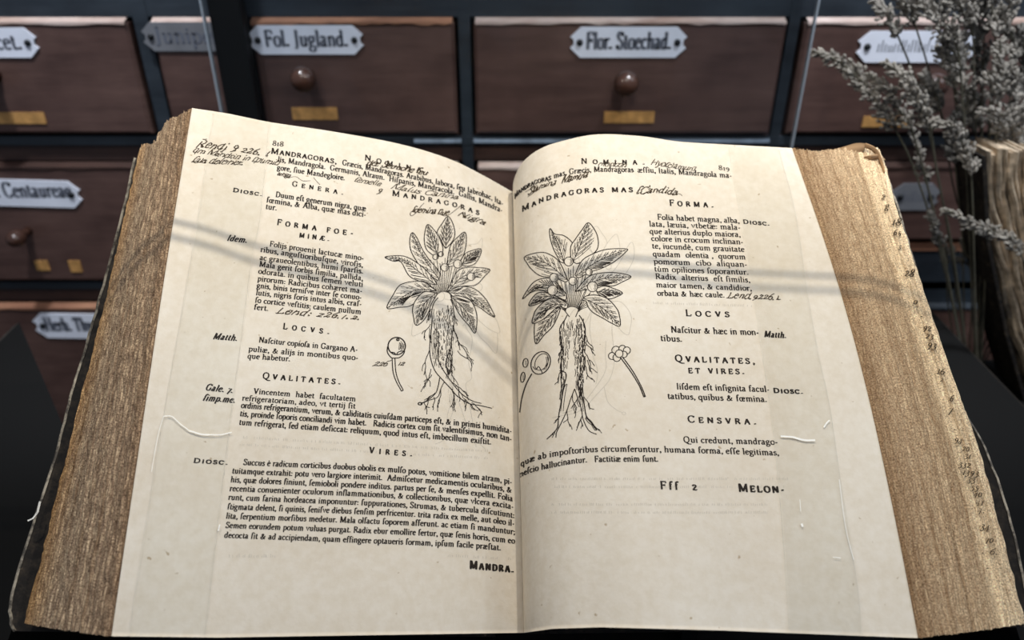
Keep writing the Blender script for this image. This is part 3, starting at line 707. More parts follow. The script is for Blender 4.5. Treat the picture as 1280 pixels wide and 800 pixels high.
for s_, a, b in (
 ("Folia habet magna, alba,", (821.6, 274.4), (924.7, 279)),
 ("lata, læuia, vtbetæ: mala-", (811.6, 282.8), (926, 287.4)),
 ("que alterius duplo maiora,", (812, 292), (926, 296.2)),
 ("colore in crocum inclinan-", (814, 301), (929.4, 305.4)),
 ("te, iucundè, cum grauitate", (815, 310.4), (931, 314.8)),
 ("quadam  olentia ,  quorum", (816, 320.3), (932.5, 324.2)),
 ("pomorum  cibo  aliquan-", (817, 329.8), (934.4, 333.6)),
 ("tùm opiliones ſoporantur.", (817.8, 339.2), (936, 343.4)),
 ("Radix  alterius  eſt ſimilis,", (819, 348.6), (938, 353)),
 ("maior tamen, & candidior,", (820, 358.8), (940, 363.4)),
 ("orbata & hæc caule.", (821.5, 369.4), (906, 371.8)),
 ("Naſcitur & hæc in mon-", (838.4, 415.4), (949, 418.8)),
 ("tibus.", (825.6, 425.9), (853, 427.2)),
 ("Iiſdem eſt inſignita facul-", (845.4, 486.4), (962.3, 490)),
 ("tatibus, quibus & fœmina.", (834.4, 498.3), (959, 502.4)),
 ("Qui credunt, mandrago-", (854, 552.9), (972.8, 555.8))):
    t_(s_, [a, b], 4.15 if a[1] < 400 else 4.6)
t_("Locvs", [(857, 394.8), (912, 396.2)], 7.6*CH, 'sc', 3.6)
t_("Matth.", [(954.6, 421), (982.5, 422.6)], 4.6, 'i', .3, 1.3)
t_("Qvalitates,", [(844, 451.6), (943.8, 454.8)], 8*CH, 'sc', 2.4)
t_("et vires.", [(860.4, 466.2), (930.8, 467.6)], 6.0*CH/.8, 'sc', 2.6)
t_("Diosc.", [(967, 490.9), (1003.8, 492.2)], 5.6*CH, 'sc', 1.4, 1.5)
t_("Censvra.", [(860, 527.7), (945.7, 530.6)], 8*CH, 'sc', 3.2)
t_("quæ ab impoſtoribus circumferuntur, humana forma, eſſe legitimas,", [(651, 583.5), (663, 577.6), (673, 574.4), (700, 569), (728, 565.8), (770, 564.4), (869, 566), (974, 569.2)], 4.6)
t_("neſcio hallucinantur.   Factitiæ enim ſunt.", [(650, 596.6), (666, 589.8), (694, 583.4), (722, 578.8), (760, 577), (823, 577)], 4.6)
t_("Fff  2", [(825, 611), (871.7, 612.8)], 9.4*CH, 'r', 1.5, 1.15)
t_("Melon-", [(923.4, 614.2), (981, 616)], 9.2*CH, 'sc', 1.8, 1.15)
h_ = HR.text
h_("Hyoſciamum", [(812, 206), (868, 214)], 4.6, 'h'); h_("moricon", [(747, 207), (782, 209)], 4.0, 'h')
h_("Stamina", [(659, 244.5), (680, 234.5), (694, 231)], 4.8, 'h'); h_("Mamula", [(701, 229.5), (734, 221.5)], 5.4, 'h')
HR.strokes([spline([(657, 240), (664, 236), (672, 232), (668, 240), (660, 246)], 4)], .8, .5)
h_("ſCandida", [(794, 243), (820, 241), (846, 244)], 5.6, 'h', .3, 1.1); HR.strokes([spline([(840, 244), (848, 242), (853, 245)], 4)], .7, .4)
h_("Lend.9226.1.", [(908, 372.5), (975.6, 375)], 5.0, 'h', .4, 1.1)

# ------------------------------------------------------------------ woodcuts
def inside(P, poly):
    x, y = P[:, 0], P[:, 1]; px, py = poly[:, 0], poly[:, 1]; c = np.zeros(len(P), bool); j = len(px)-1
    for i in range(len(px)):
        k = ((py[i] > y) != (py[j] > y)) & (x < (px[j]-px[i])*(y-py[i])/(py[j]-py[i]+1e-12) + px[i]); c ^= k; j = i
    return c
def dens(P, st=1.2):
    P = np.asarray(P, float); d = np.r_[0, np.cumsum(np.hypot(*np.diff(P, axis=0).T))]; n = max(2, int(d[-1]/st)+1)
    t = np.linspace(0, d[-1], n); return np.stack([np.interp(t, d, P[:, 0]), np.interp(t, d, P[:, 1])], 1)
class Cut:
    def __init__(s, ox, oy, k): s.ox, s.oy, s.k = ox, oy, k; s.S = []     # (polyline, width)
    def px(s, P): return np.array([(s.ox + x/s.k, s.oy + y/s.k) for x, y in P])
    def mask(s, poly):
        out = []
        for P, wd in s.S:
            if len(P) < 2: continue
            keep = ~inside(P, poly); run = []
            for p, k in zip(P, keep):
                if k: run.append(p)
                else:
                    if len(run) > 1: out.append((np.array(run), wd))
                    run = []
            if len(run) > 1: out.append((np.array(run), wd))
        s.S = out
    def line(s, pts, wd=.8, raw=False): s.S.append((dens(spline(pts if raw else s.px(pts), 5)), wd))
    def leaf(s, outline, mid, dark=0, nv=13):
        O = spline(np.vstack([s.px(outline), s.px(outline[:1])]), 5); s.mask(O)
        s.S.append((dens(O), .95)); Mp = spline(s.px(mid), 10); s.S.append((dens(Mp), .7))
        n = len(Mp)
        for side in (-1, 1):
            cnt = int(nv*(1.35 if side == dark else 1))
            for q in range(cnt):
                t = (q+.6)/(cnt+.4); i = min(int(t*(n-1)), n-2); T = Mp[i+1]-Mp[i]; T = T/(np.hypot(*T)+1e-9)
                a = side*radians(34); D = np.array([T[0]*cos(a)-T[1]*sin(a), T[0]*sin(a)+T[1]*cos(a)])
                st = Mp[i]; ts = np.arange(.5, 30, .8); C = st + ts[:, None]*D + (ts[:, None]**2)*.012*T
                ins = inside(C, O); L = (np.argmin(ins) if not ins.all() else len(ins))
                L = int(L*random.uniform(.72, .95))
                if L > 2: s.S.append((C[:L], .5))
                if side == dark and L > 9:
                    s.S.append((C[L//3:L] + T*.8, .5))
                elif L > 5:
                    j = L//2; D2 = np.array([T[0], T[1]]); B = C[j] + np.arange(0, 3.5, .8)[:, None]*D2; s.S.append((B, .45))
    def circle(s, x, y, rx, ry=None, rot=0, wd=.85, shade=True):
        ry = ry or rx; a = np.linspace(0, 2*pi, 26)
        P = np.array([(x + rx*cos(t)*cos(rot) - ry*sin(t)*sin(rot), y + rx*cos(t)*sin(rot) + ry*sin(t)*cos(rot)) for t in a])
        O = s.px(P); s.mask(O); s.S.append((dens(O, .8), wd))
        if shade:
            for k in (.72, .5):
                Q = [(x + rx*k*cos(t), y + ry*k*sin(t)) for t in np.linspace(-.9, 1.1, 8)]; s.S.append((dens(s.px(Q), .8), .45))
    def rootlet(s, x, y, ang, L, depth=1, wd=.75):
        p = [(x, y)]; a = ang
        for k in range(6):
            a += random.uniform(-.42, .42) + (pi/2 - a)*.14
            x += L/6*cos(a); y += L/6*sin(a); p.append((x, y))
            if depth and k in (2, 4): s.rootlet(x, y, a + random.choice((-.5, .5)), L*.38, depth-1, wd*.85)
        s.line(p, wd)
    def put(s, ink):
        for wd in sorted(set(w_ for _, w_ in s.S)):
            ink.strokes([P for P, w_ in s.S if w_ == wd], wd*1.3, wd*1.0)
A = Cut(460, 260, 5.715)
Yo = 686
# root first
A.line([(500, 640), (470, 680), (455, 740), (458, 800), (450, 890), (440, 1006), (450, 1086), (480, 1166), (540, 1236), (590, 1290), (640, 1346), (720, 1396), (800, 1411), (885, 1431)], 1.0)
A.line([(590, 650), (608, 706), (615, 806), (600, 906), (590, 996), (565, 1066), (560, 1126), (572, 1190)], 1.0)
A.line([(500, 880), (505, 980), (498, 1060), (520, 1130), (570, 1206), (602, 1250), (660, 1320), (740, 1376), (810, 1396)], .9)
A.line([(512, 1212), (500, 1276), (480, 1326), (420, 1376), (360, 1402)], .95); A.line([(545, 1240), (520, 1290), (498, 1350), (440, 1372), (380, 1398)], .8)
for x0 in range(470, 612, 11):
    y = 690 + random.uniform(0, 60)
    while y < 1120 + (x0-470)*.4:
        L = random.uniform(14, 46); xx = x0 + random.uniform(-5, 5)
        if x0 > 560 or random.random() < .8: A.line([(xx, y), (xx+random.uniform(-5, 5), y+L/2), (xx+random.uniform(-4, 4), y+L)], .6 if x0 < 560 else .8)
        y += L*random.uniform(1.0, 1.8)
for x in range(455, 500, 12): A.line([(x, 800 + x % 7*20), (x-4, 900), (x+2, 1000), (x+10, 1080)], .5)
for (x, y, a, L) in ((450, 720, 1.9, 90), (445, 830, 1.9, 110), (440, 860, 1.8, 90), (440, 1010, 2.1, 190), (450, 1150, 1.9, 150), (455, 1190, 1.7, 90), (612, 840, 1.1, 150),
                     (605, 870, 1.2, 240), (590, 1010, 1.2, 180), (580, 1080, 1.3, 170), (640, 1020, 1.2, 160), (600, 1245, .2, 160), (625, 1270, .5, 120), (680, 1360, .1, 120),
                     (600, 1290, 1.6, 140), (610, 1320, 1.3, 110), (690, 1370, 1.2, 70), (520, 1290, 1.6, 140), (470, 1350, 1.4, 80), (430, 1380, 1.5, 80), (400, 1390, 1.5, 50),
                     (480, 1320, 2.8, 80), (440, 720, 2.0, 70), (612, 760, 1.3, 70), (740, 1390, .3, 120)):
    A.rootlet(x, y, a, L)
A.circle(372, 1398, 14, 9, wd=1.2)
LEAVES_A = [
 ([(550, 285), (500, 200), (495, 165), (530, 110), (570, 60), (605, 110), (620, 180), (605, 235), (560, 285)], [(555, 290), (560, 180), (570, 62)], 0),
 ([(480, 350), (420, 300), (402, 240), (405, 180), (425, 118), (470, 155), (510, 215), (535, 290), (520, 340)], [(505, 350), (460, 240), (427, 120)], 0),
 ([(650, 400), (690, 330), (740, 305), (805, 292), (800, 340), (760, 400), (700, 415)], [(660, 410), (730, 350), (803, 294)], 1),
 ([(560, 420), (580, 300), (600, 250), (650, 200), (688, 172), (702, 210), (695, 290), (670, 360), (620, 410)], [(570, 410), (640, 290), (688, 175)], 0),
 ([(500, 520), (400, 450), (340, 370), (305, 300), (298, 230), (315, 175), (350, 215), (385, 290), (430, 360), (510, 460)], [(500, 500), (380, 330), (315, 177)], 1),
 ([(460, 545), (360, 520), (290, 480), (235, 385), (180, 380), (120, 352), (180, 342), (260, 345), (340, 385), (420, 450), (490, 540)], [(480, 545), (330, 430), (240, 365), (125, 353)], -1),
 ([(560, 600), (600, 520), (640, 450), (700, 425), (780, 425), (870, 440), (830, 490), (770, 550), (680, 558), (610, 580)], [(565, 600), (680, 490), (865, 440)], 0),
 ([(490, 590), (400, 530), (320, 525), (230, 550), (180, 620), (135, 715), (220, 710), (300, 700), (370, 650), (440, 600)], [(485, 590), (330, 590), (137, 714)], -1),
 ([(480, 605), (400, 600), (340, 660), (318, 720), (325, 780), (342, 838), (390, 810), (430, 750), (450, 690), (490, 620)], [(480, 610), (390, 700), (345, 835)], 0),
 ([(570, 600), (640, 565), (720, 565), (780, 590), (840, 650), (880, 720), (905, 780), (850, 750), (780, 700), (700, 680), (620, 640)], [(575, 605), (740, 630), (903, 778)], -1),
 ([(590, 630), (660, 630), (730, 660), (765, 720), (778, 790), (765, 895), (720, 840), (660, 770), (620, 700)], [(590, 630), (700, 740), (765, 890)], -1)]
for k in range(24):
    a = -pi*.06 - pi*.88*k/23; A.line([(540 + 50*cos(a), 640 + 40*sin(a)), (540 + 80*cos(a), 640 + 90*sin(a)), (540 + 175*cos(a)*random.uniform(.8, 1.1), 610 + 270*sin(a)*random.uniform(.8, 1.1))], .6)
for o, m_, d in LEAVES_A: A.leaf(o, m_, d)
for c in ((520, 330, 18), (482, 350, 20), (547, 425, 27), (640, 400, 30), (735, 490, 28)): A.circle(*c)
# berry on its stalk
PA = A; A = Cut(460, 260, 5.715)
A.circle(205, 986, 62, wd=1.3); A.circle(213, 940, 8, wd=1.4, shade=False)
A.line([(140, 990), (138, 1030), (165, 1068), (190, 1072), (225, 1068), (255, 1040), (262, 1010)], 1.1)
A.line([(165, 1030), (190, 1035), (200, 1050), (215, 1030), (250, 1020)], 1.0)
for k in range(5): A.line([(225 + k*8, 960 + k*3), (220 + k*8, 1010)], .5)
A.line([(172, 1072), (178, 1166), (200, 1236), (240, 1310)], 1.0); A.line([(192, 1072), (198, 1166), (218, 1236), (252, 1302)], 1.0); A.line([(236, 1308), (252, 1302)], 1.2)
AB = A; A = PA
C = Cut(640, 270, 5.715)
R5 = lambda P: [((x/5*5.715), ((y/5 + 130)*5.715)) for x, y in P]
C.line(R5([(345, -30), (330, 0), (300, 50), (305, 120), (322, 200), (302, 300), (340, 340), (322, 420), (310, 500), (292, 600), (285, 670), (255, 710), (218, 745)]), 1.0)
C.line(R5([(420, -30), (440, 0), (457, 50), (455, 130), (440, 200), (457, 260), (440, 330), (412, 390), (430, 450), (450, 520), (465, 600), (500, 640), (530, 690)]), 1.1)
C.line(R5([(392, 430), (365, 500), (342, 570), (305, 650), (280, 700), (275, 735)]), .9); C.line(R5([(392, 430), (415, 500), (435, 560), (445, 620), (480, 690), (530, 715)]), .9)
for x0 in range(312, 456, 9):
    y = random.uniform(-10, 30); end = 420 if x0 < 430 else 300
    while y < end:
        L = random.uniform(18, 55); dr = -.12 if x0 < 380 else .04; xx = x0 + (y*dr) + random.uniform(-3, 3); xx = max(xx, 308)
        if x0 > 405 or random.random() < .85: C.line(R5([(xx, y), (xx+random.uniform(-4, 4), y+L/2), (xx+random.uniform(-5, 5), y+L)]), .6 if x0 < 400 else .85)
        y += L*random.uniform(.9, 1.6)
for x0 in (330, 345, 415, 428, 440): C.line(R5([(x0, 400), (x0-(15 if x0 < 380 else -8), 480), (x0-(25 if x0 < 380 else -18), 570)]), .6)
for (x, y, a, L) in ((300, 100, 1.8, 60), (305, 150, 1.75, 70), (312, 280, 2.2, 50), (308, 310, 2.1, 90), (318, 400, 2.1, 100), (340, 400, 2.1, 50), (455, 80, 1.2, 100), (450, 180, 1.0, 150),
                     (455, 280, 1.2, 110), (440, 370, 1.2, 110), (430, 430, 1.3, 140), (450, 480, 1.4, 90), (380, 460, 1.6, 130), (345, 560, 1.5, 110), (300, 600, 2.4, 50), (440, 590, 2.0, 90),
                     (462, 600, .7, 110), (460, 610, 1.1, 120), (432, 610, 1.6, 60), (290, 650, 1.5, 80), (455, 140, 1.1, 90), (300, 200, 1.6, 60), (470, 250, 1.2, 80)):
    p = R5([(x, y)])[0]; C.rootlet(p[0], p[1], a, L*1.14)
LEAVES_C = [
 ([(330, 300), (295, 230), (272, 150), (272, 88), (305, 128), (370, 140), (430, 190), (430, 240), (400, 330), (350, 330)], [(370, 330), (340, 230), (310, 160), (276, 92)], 0),
 ([(420, 300), (420, 220), (450, 170), (500, 100), (543, 48), (585, 90), (612, 150), (615, 220), (580, 270), (470, 340)], [(440, 320), (500, 180), (543, 52)], 0),
 ([(600, 520), (660, 500), (730, 520), (790, 550), (740, 580), (690, 592), (620, 560)], [(600, 540), (700, 545), (788, 550)], 1),
 ([(450, 420), (500, 320), (580, 270), (680, 238), (815, 235), (815, 255), (740, 320), (650, 370), (560, 400), (480, 440)], [(460, 425), (620, 320), (812, 242)], 1),
 ([(450, 540), (540, 440), (620, 410), (740, 405), (850, 432), (790, 470), (720, 500), (640, 495), (560, 520)], [(455, 540), (640, 450), (848, 434)], 1),
 ([(400, 460), (340, 330), (270, 275), (200, 260), (92, 290), (110, 340), (150, 390), (210, 430), (300, 440), (380, 470)], [(395, 455), (250, 340), (95, 292)], 0),
 ([(390, 560), (300, 460), (230, 445), (160, 470), (110, 530), (75, 595), (130, 550), (200, 530), (290, 560), (380, 600)], [(380, 570), (220, 490), (77, 592)], 1),
 ([(390, 610), (280, 560), (200, 545), (150, 580), (120, 640), (180, 630), (250, 600), (330, 600)], [(380, 600), (230, 575), (122, 638)], 0),
 ([(350, 650), (310, 660), (240, 700), (175, 750), (160, 800), (171, 914), (230, 850), (290, 790), (330, 710)], [(345, 655), (250, 760), (172, 910)], 0),
 ([(400, 630), (330, 590), (250, 600), (180, 660), (155, 710), (148, 768), (220, 740), (280, 690), (330, 650), (390, 660)], [(390, 635), (270, 640), (150, 765)], 0),
 ([(500, 600), (530, 572), (600, 565), (680, 590), (740, 650), (765, 700), (772, 785), (720, 770), (650, 730), (580, 690), (545, 650), (530, 610)], [(515, 590), (650, 660), (768, 780)], 0)]
for k in range(26):
    a = pi*.04 - pi*1.08*k/25; C.line([(430 + 45*cos(a), 680 + 30*sin(a)), (430 + 80*cos(a), 650 + 80*sin(a)), (430 + 170*cos(a)*random.uniform(.8, 1.1), 600 + 230*sin(a)*random.uniform(.8, 1.1))], .6)
for o, m_, d in LEAVES_C: C.leaf(o, m_, d)
for c in ((550, 400, 24), (405, 325, 32), (435, 465, 29), (300, 440, 30), (290, 530, 36), (575, 505, 36)): C.circle(*c)
C.line([(350, 640), (380, 680), (410, 720)], .9); C.line([(500, 600), (480, 660), (455, 720)], .9)
# capsule, seeds and flower
PC = C; C = Cut(640, 270, 5.715)
C.circle(*R5([(180, 268)])[0], 58*1.14, 74*1.14, .45, 1.1, False); C.circle(*R5([(186, 262)])[0], 38*1.14, 56*1.14, .5, .7, False)
C.line(R5([(130, 290), (150, 310), (165, 290), (180, 310), (190, 330)]), .8); C.line(R5([(222, 230), (226, 270), (210, 310)]), .6); C.line(R5([(214, 230), (217, 270), (200, 312)]), .6)
C.line(R5([(125, 335), (90, 400), (62, 490), (49, 578)]), 1.2)
for x, y, a, b in ((85, 268, 16, 28), (68, 358, 13, 32)): C.circle(*R5([(x, y)])[0], a*1.14, b*1.14, .15, 1.0, False); C.line(R5([(x+2, y-b*.5), (x+3, y+b*.5)]), .5)
CB = C; C = Cut(640, 270, 5.715)
for x, y, r in ((650, 190, 26), (690, 180, 22), (718, 190, 22), (625, 225, 22), (655, 235, 24), (700, 215, 20), (670, 210, 24)): C.circle(*R5([(x, y)])[0], r*1.14, wd=.9, shade=False)
C.line(R5([(678, 235), (740, 320), (795, 410), (824, 482)]), 1.1); C.line(R5([(692, 232), (755, 320), (805, 410), (834, 480)]), 1.1); C.line(R5([(826, 470), (830, 482)]), 1.8)
CF = C; C = PC
WL = Ink(SL); WR = Ink(SR); A.put(WL); C.put(WR)
WB = Ink(SL); WC = Ink(SR); WF = Ink(SR); AB.put(WB); CB.put(WC); CF.put(WF)
GL = Ink(SL); GR = Ink(SR)
for cut, ink, ox in ((C, GL, 1290), (A, GR, 1305)):
    st = []
    for P, wd in cut.S:
        Q = np.stack([ox - P[:, 0], P[:, 1] + 12], 1)
        lo, hi = (445, 628) if ink is GL else (690, 820)
        if wd > .8 and Q[:, 0].min() > lo and Q[:, 0].max() < hi: st.append(Q)
    ink.strokes(st, .8, .5)
def bleed(ink, x0, x1, y0, slope, rows, dy, hgt=3.6):       # rows of illegible print showing through from the back
    st = []
    for r in range(rows):
        x = x0
        while x < x1:
            if random.random() < .78:
                y = y0 + r*dy + (x-x0)*slope; h = hgt*random.uniform(.5, 1)
                st.append(np.array([(x, y), (x + random.uniform(-.6, .6), y - h)]))
            x += random.uniform(1.6, 3.2)
    ink.strokes(st, .7, .5)
bleed(GL, 300, 610, 548, .055, 2, 9); bleed(GL, 560, 640, 696, .05, 1, 9); bleed(GL, 285, 345, 697, .0, 1, 9, 5)
bleed(GR, 690, 985, 600, .0, 2, 10); bleed(GR, 690, 960, 632, .0, 2, 10); bleed(GR, 815, 940, 380, .03, 1, 9)
for ink, name, mat, par, lab, off in ((TL, 'printed_text', 'ink', pageL, None, .00014), (HL, 'handwritten_note', 'iron', pageL, 'brown-black handwritten notes', .00018), (WL, 'plant_woodcut', 'ink', pageL, 'woodcut of a mandrake with crossed root', .00014),
                      (WB, 'berry_woodcut', 'ink', pageL, None, .00014), (WC, 'capsule_woodcut', 'ink', pageR, None, .00014), (WF, 'blossom_woodcut', 'ink', pageR, None, .00014),
                      (GL, 'show_through', 'ghost', pageL, 'faint print showing through', .00008), (TR, 'printed_text', 'ink', pageR, None, .00014), (HR, 'handwritten_note', 'iron', pageR, 'brown-black handwritten notes', .00018),
                      (WR, 'plant_woodcut', 'ink', pageR, 'woodcut of a mandrake with forked root', .00014), (GR, 'show_through', 'ghost', pageR, 'faint print showing through', .00008)):
    o = ink.build(name, M[mat], par, off)
    if lab: o['label'] = lab
    if 'woodcut' not in name: o['kind'] = 'stuff'
# numerals inked on the tan fore-edge
FX = Ink(FER)
for s_, p, xh in (("2", (1099, 250), 6), ("g", (1104, 262), 6), ("18", (1112, 282), 7), ("65", (1114, 295), 6), ("3", (1120, 312), 5), ("28", (1128, 346), 7), ("o", (1139, 381), 6), (".", (1147, 397), 6),
                  ("92", (1151, 414), 6), ("23", (1154, 424), 6), ("93", (1156, 436), 7), ("16", (1168, 468), 6), ("2", (1172, 478), 5), ("6", (1184, 502), 6), ("7", (1182, 517), 7), (". .", (1189, 538), 5),
                  ("94", (1190, 554), 6), ("20", (1200, 564), 5), ("31", (1202, 573), 5), ("332", (1195, 584), 6), ("1393", (1200, 594), 6), ("33", (1206, 603), 6), ("55", (1210, 613), 6), ("40", (1214, 621), 6),
                  ("41", (1216, 631), 6), ("4.", (1218, 641), 6), ("34", (1222, 662), 7), ("70", (1228, 678), 6), (". 6.", (1224, 692), 6), (".", (1229, 711), 6)):
    adv = len(s_)*xh*.85; FX.text(s_, [p, (p[0] + adv, p[1] + adv*.1)], xh*.85, 'i', 0, .75, tilt=False)
fo = FX.build('inked_numerals', M['iron'], blkR, .0014); fo['kind'] = 'stuff'

# ------------------------------------------------------------------ clear film straps round the leaves
def strap(S, inner, outer, label, glint_lines):
    yy = np.linspace(0, 1, 70); V = []
    la = spline(inner, 8); lb = spline(outer, 8)
    ya = np.linspace(la[0, 1], la[-1, 1], 70); yb = np.linspace(lb[0, 1], lb[-1, 1], 70)
    K = 14
    q = []
    for k in range(K+1):
        f = k/K; q.append(np.stack([np.interp(ya, la[:, 1], la[:, 0])*(1-f) + np.interp(yb, lb[:, 1], lb[:, 0])*f, ya*(1-f) + yb*f], 1))
    q = np.array(q); P = S.lay(q.reshape(-1, 2), .0009).reshape(K+1, 70, 3)
    P += NV_*.0002*np.sin(np.linspace(0, 9, 70))[None, :, None]
    V = P.reshape(-1, 3); F = [(k*70+j, k*70+j+1, (k+1)*70+j+1, (k+1)*70+j) for k in range(K) for j in range(69)]
    st = empty('film_strap', tuple(B0)); tag(st, label, 'strap', 'clear film straps holding the pages open')
    mesh('film', V - OFF, F, M['film'], st, True)
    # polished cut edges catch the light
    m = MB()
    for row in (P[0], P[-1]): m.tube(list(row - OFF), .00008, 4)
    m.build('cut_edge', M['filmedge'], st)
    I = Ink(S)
    for c, wd in glint_lines: I.strokes([spline(c, 5)], wd, wd)  # lamp glints on the folded film, painted as thin white strips
    o = I.build('glint_white', M['glint_white'], st, .0012); o['label'] = 'white glints painted along folds in the film'; o['kind'] = 'stuff'
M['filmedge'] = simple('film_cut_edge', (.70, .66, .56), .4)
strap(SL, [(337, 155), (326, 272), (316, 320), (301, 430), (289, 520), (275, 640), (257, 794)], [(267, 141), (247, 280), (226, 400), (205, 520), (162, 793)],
      'clear film strap laid over the left page margin, with a curved painted white glint',
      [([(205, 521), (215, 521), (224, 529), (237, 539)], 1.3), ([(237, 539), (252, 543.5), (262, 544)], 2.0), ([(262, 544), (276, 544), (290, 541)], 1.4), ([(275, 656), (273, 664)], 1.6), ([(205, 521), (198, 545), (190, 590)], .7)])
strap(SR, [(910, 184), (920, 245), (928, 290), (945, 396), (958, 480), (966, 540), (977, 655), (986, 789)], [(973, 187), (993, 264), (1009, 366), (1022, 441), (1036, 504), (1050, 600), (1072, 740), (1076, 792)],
      'clear film strap laid over the right page margin, with short painted white glints',
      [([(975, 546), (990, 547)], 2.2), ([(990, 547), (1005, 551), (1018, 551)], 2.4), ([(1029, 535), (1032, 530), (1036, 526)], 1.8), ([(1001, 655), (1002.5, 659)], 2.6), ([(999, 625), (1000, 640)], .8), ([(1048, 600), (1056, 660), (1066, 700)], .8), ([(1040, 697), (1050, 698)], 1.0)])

# ------------------------------------------------------------------ cradle, plinth, blocks, glass
cr = empty('book_cradle', (float(B0[0]), float(B0[1]), 0.95)); CO = np.array([B0[0], B0[1], 0.95])
tag(cr, 'black sloping cradle under the open book', 'book stand')
for sgn, X1 in ((-1, -.285), (1, .27)):
    V = []
    for X, Z in ((.026*sgn, -.0645), (X1, .028), (X1, .020), (.026*sgn, -.0725)):
        for Y in (.006, .335): V.append(W(X, Y, Z).reshape(3) - CO)
    V = np.array(V); F = [(0, 2, 3, 1), (4, 6, 7, 5), (0, 1, 7, 6), (2, 4, 5, 3), (0, 6, 4, 2), (1, 3, 5, 7)]
    mesh('support_plate', V, F, M['black'], cr)
m = MB()
for X in (-.12, .12):
    z0 = -.045
    pts = [W(X, .01, z0-.02).reshape(3), W(X, .33, z0-.02).reshape(3)]
    p1 = pts[1].copy(); p1[2] = .95; p0 = pts[0].copy(); p0[2] = .95
    if p0[2] > pts[0][2]: p0[2] = pts[0][2]-.004
    poly = [pts[0]-CO, pts[1]-CO, p1-CO, p0-CO]
    m = MB(); m.prism(poly, (.012, 0, 0)); m.build('upright', M['black'], cr)
pl = MB(); pl.box((-.30, .22, 0), (.30, .93, .95)); o = pl.build('display_plinth', M['black']); tag(o, 'black display plinth under the book cradle', 'plinth')
def block(name, px, Z, label):
    P = [on_z(x, y, Z) for x, y in px]; b = np.array([np.mean([p[0] for p in P]), np.mean([p[1] for p in P]), 0])
    e_ = empty(name, tuple(b)); tag(e_, label, 'display block')
    m = MB(); m.prism([p - b for p in P], (0, 0, -Z)); m.build('body', M['black'], e_)
    m = MB(); a, c = P[0] - b, P[1] - b; d = np.array([0, 0, .0]);
    m.add([a, c, c + [0, -.012, .0012], a + [0, -.012, .0012], a - [0, 0, .01], c - [0, 0, .01]], [(0, 1, 2, 3), (0, 4, 5, 1)])
    m.build('edge_strip', M['blacktrim'], e_)  # strip coloured lighter than the black body
block('display_block', [(24, 403), (-220, 640), (-330, 1000), (-60, 1000), (10, 800), (60, 660), (78, 530)], .99, 'matt black block with a sharp corner, left of the book')
block('display_block', [(1163, 388), (1300, 530), (1500, 740), (1700, 1000), (1340, 1000), (1275, 800), (1215, 600), (1180, 480)], .99, 'matt black block with a sloping back edge, right of the book')
gx0 = on_y(253, 0, .96)[0]; gx1 = on_y(1021, 0, .96)[0]
gp = empty('glass_panel', ((gx0+gx1)/2, .955, .0)); tag(gp, 'upright clear glass panel of the case, standing behind the open book', 'glass panel')
m = MB(); m.box((gx0 - (gx0+gx1)/2, -.003, 0), (gx1 - (gx0+gx1)/2, .003, 2.2)); m.build('pane', M['glass'], gp)
for s_, xx in ((-1, gx0), (1, gx1)):
    m = MB(); xm = xx - (gx0+gx1)/2; m.box((xm - .0009, -.0034, 0), (xm + .0009, .0034, 2.2)); m.build('polished_edge', M['glassedge'], gp)
# black post just behind the panel's left edge
m = MB(); m.box((gx0 + .003, .965, 0), (on_y(300, 10, .965)[0], .985, 2.2)); o = m.build('case_post', M['black']); tag(o, 'black upright post behind the left edge of the glass', 'post')

# unseen twin rods added above the frame to throw the double shadow
rl = empty('shadow_rail', (0, .466, 1.411)); tag(rl, 'unseen twin steel rail added to throw the double shadow', 'rail')
for dy in (-.003, .003):
    m = MB(); m.tube([(-.62, dy, 0), (.62, dy, 0)], .0010, 8); m.build('shadow_rod', M['metal'], rl)

# ------------------------------------------------------------------ apothecary cabinet
def PX(x, y): p = on_y(x, y, YC); return p[0], p[2]
RX = lambda x, y: PX(x, y)[0]
RZ = lambda y: PX(640, y)[1]
cab = empty('drawer_cabinet', (0, YC, 0)); tag(cab, 'dark old apothecary cabinet holding rows of labelled drawers behind the book', 'cabinet')
def local(m, name, mat, parent, o=(0, YC, 0)):
    V = np.array(m.V) - np.array(o); return mesh(name, V, m.F, M[mat], parent)
m = MB(); m.box((-1.7, YC + .03, 0), (1.5, YC + .45, 1.9)); local(m, 'carcass', 'frame', cab)
cols = [(-1.42, -.95), (-.925, RX(165, 30) + .002), (RX(190, 40) , -.350), (-.333, RX(574, 90)), (RX(590, 90), RX(972, 90) + .003), (RX(1000, 30), .86), (.885, 1.36)]
zt = [RZ(25), RZ(205), RZ(380), RZ(560)]; zbm = [RZ(168), RZ(350), RZ(535), RZ(700)]
for z0, z1 in ((zt[0] + .004, 1.9),):
    m = MB(); m.box((-1.7, YC + .0, z0), (1.5, YC + .03, z1)); local(m, 'top_board', 'frame', cab)
for i in range(3):
    m = MB(); zz0, zz1 = zt[i+1] + .004, zbm[i] - .002
    m.box((-1.7, YC + .004, zz0), (1.5, YC + .03, zz1)); local(m, 'rail', 'rail' if i < 2 else 'frame', cab)
    m = MB(); m.box((-1.7, YC - .002, zz1 - .012), (1.5, YC + .004, zz1)); local(m, 'rail_moulding', 'frame', cab)
for a, b in zip(cols[:-1], cols[1:]):
    m = MB(); m.box((a[1] + .001, YC - .001, .3), (b[0] - .001, YC + .03, 1.9)); local(m, 'divider', 'frame', cab)
for ci in (3, 4):
    m = MB(); m.box((cols[ci][0] + (.0 if ci == 4 else .2), YC - .006, RZ(177)), (cols[ci][1], YC + .004, RZ(173))); local(m, 'highlight_strip', 'bluehighlight', cab)  # pale blue strips paint the highlight along the rail under the top row
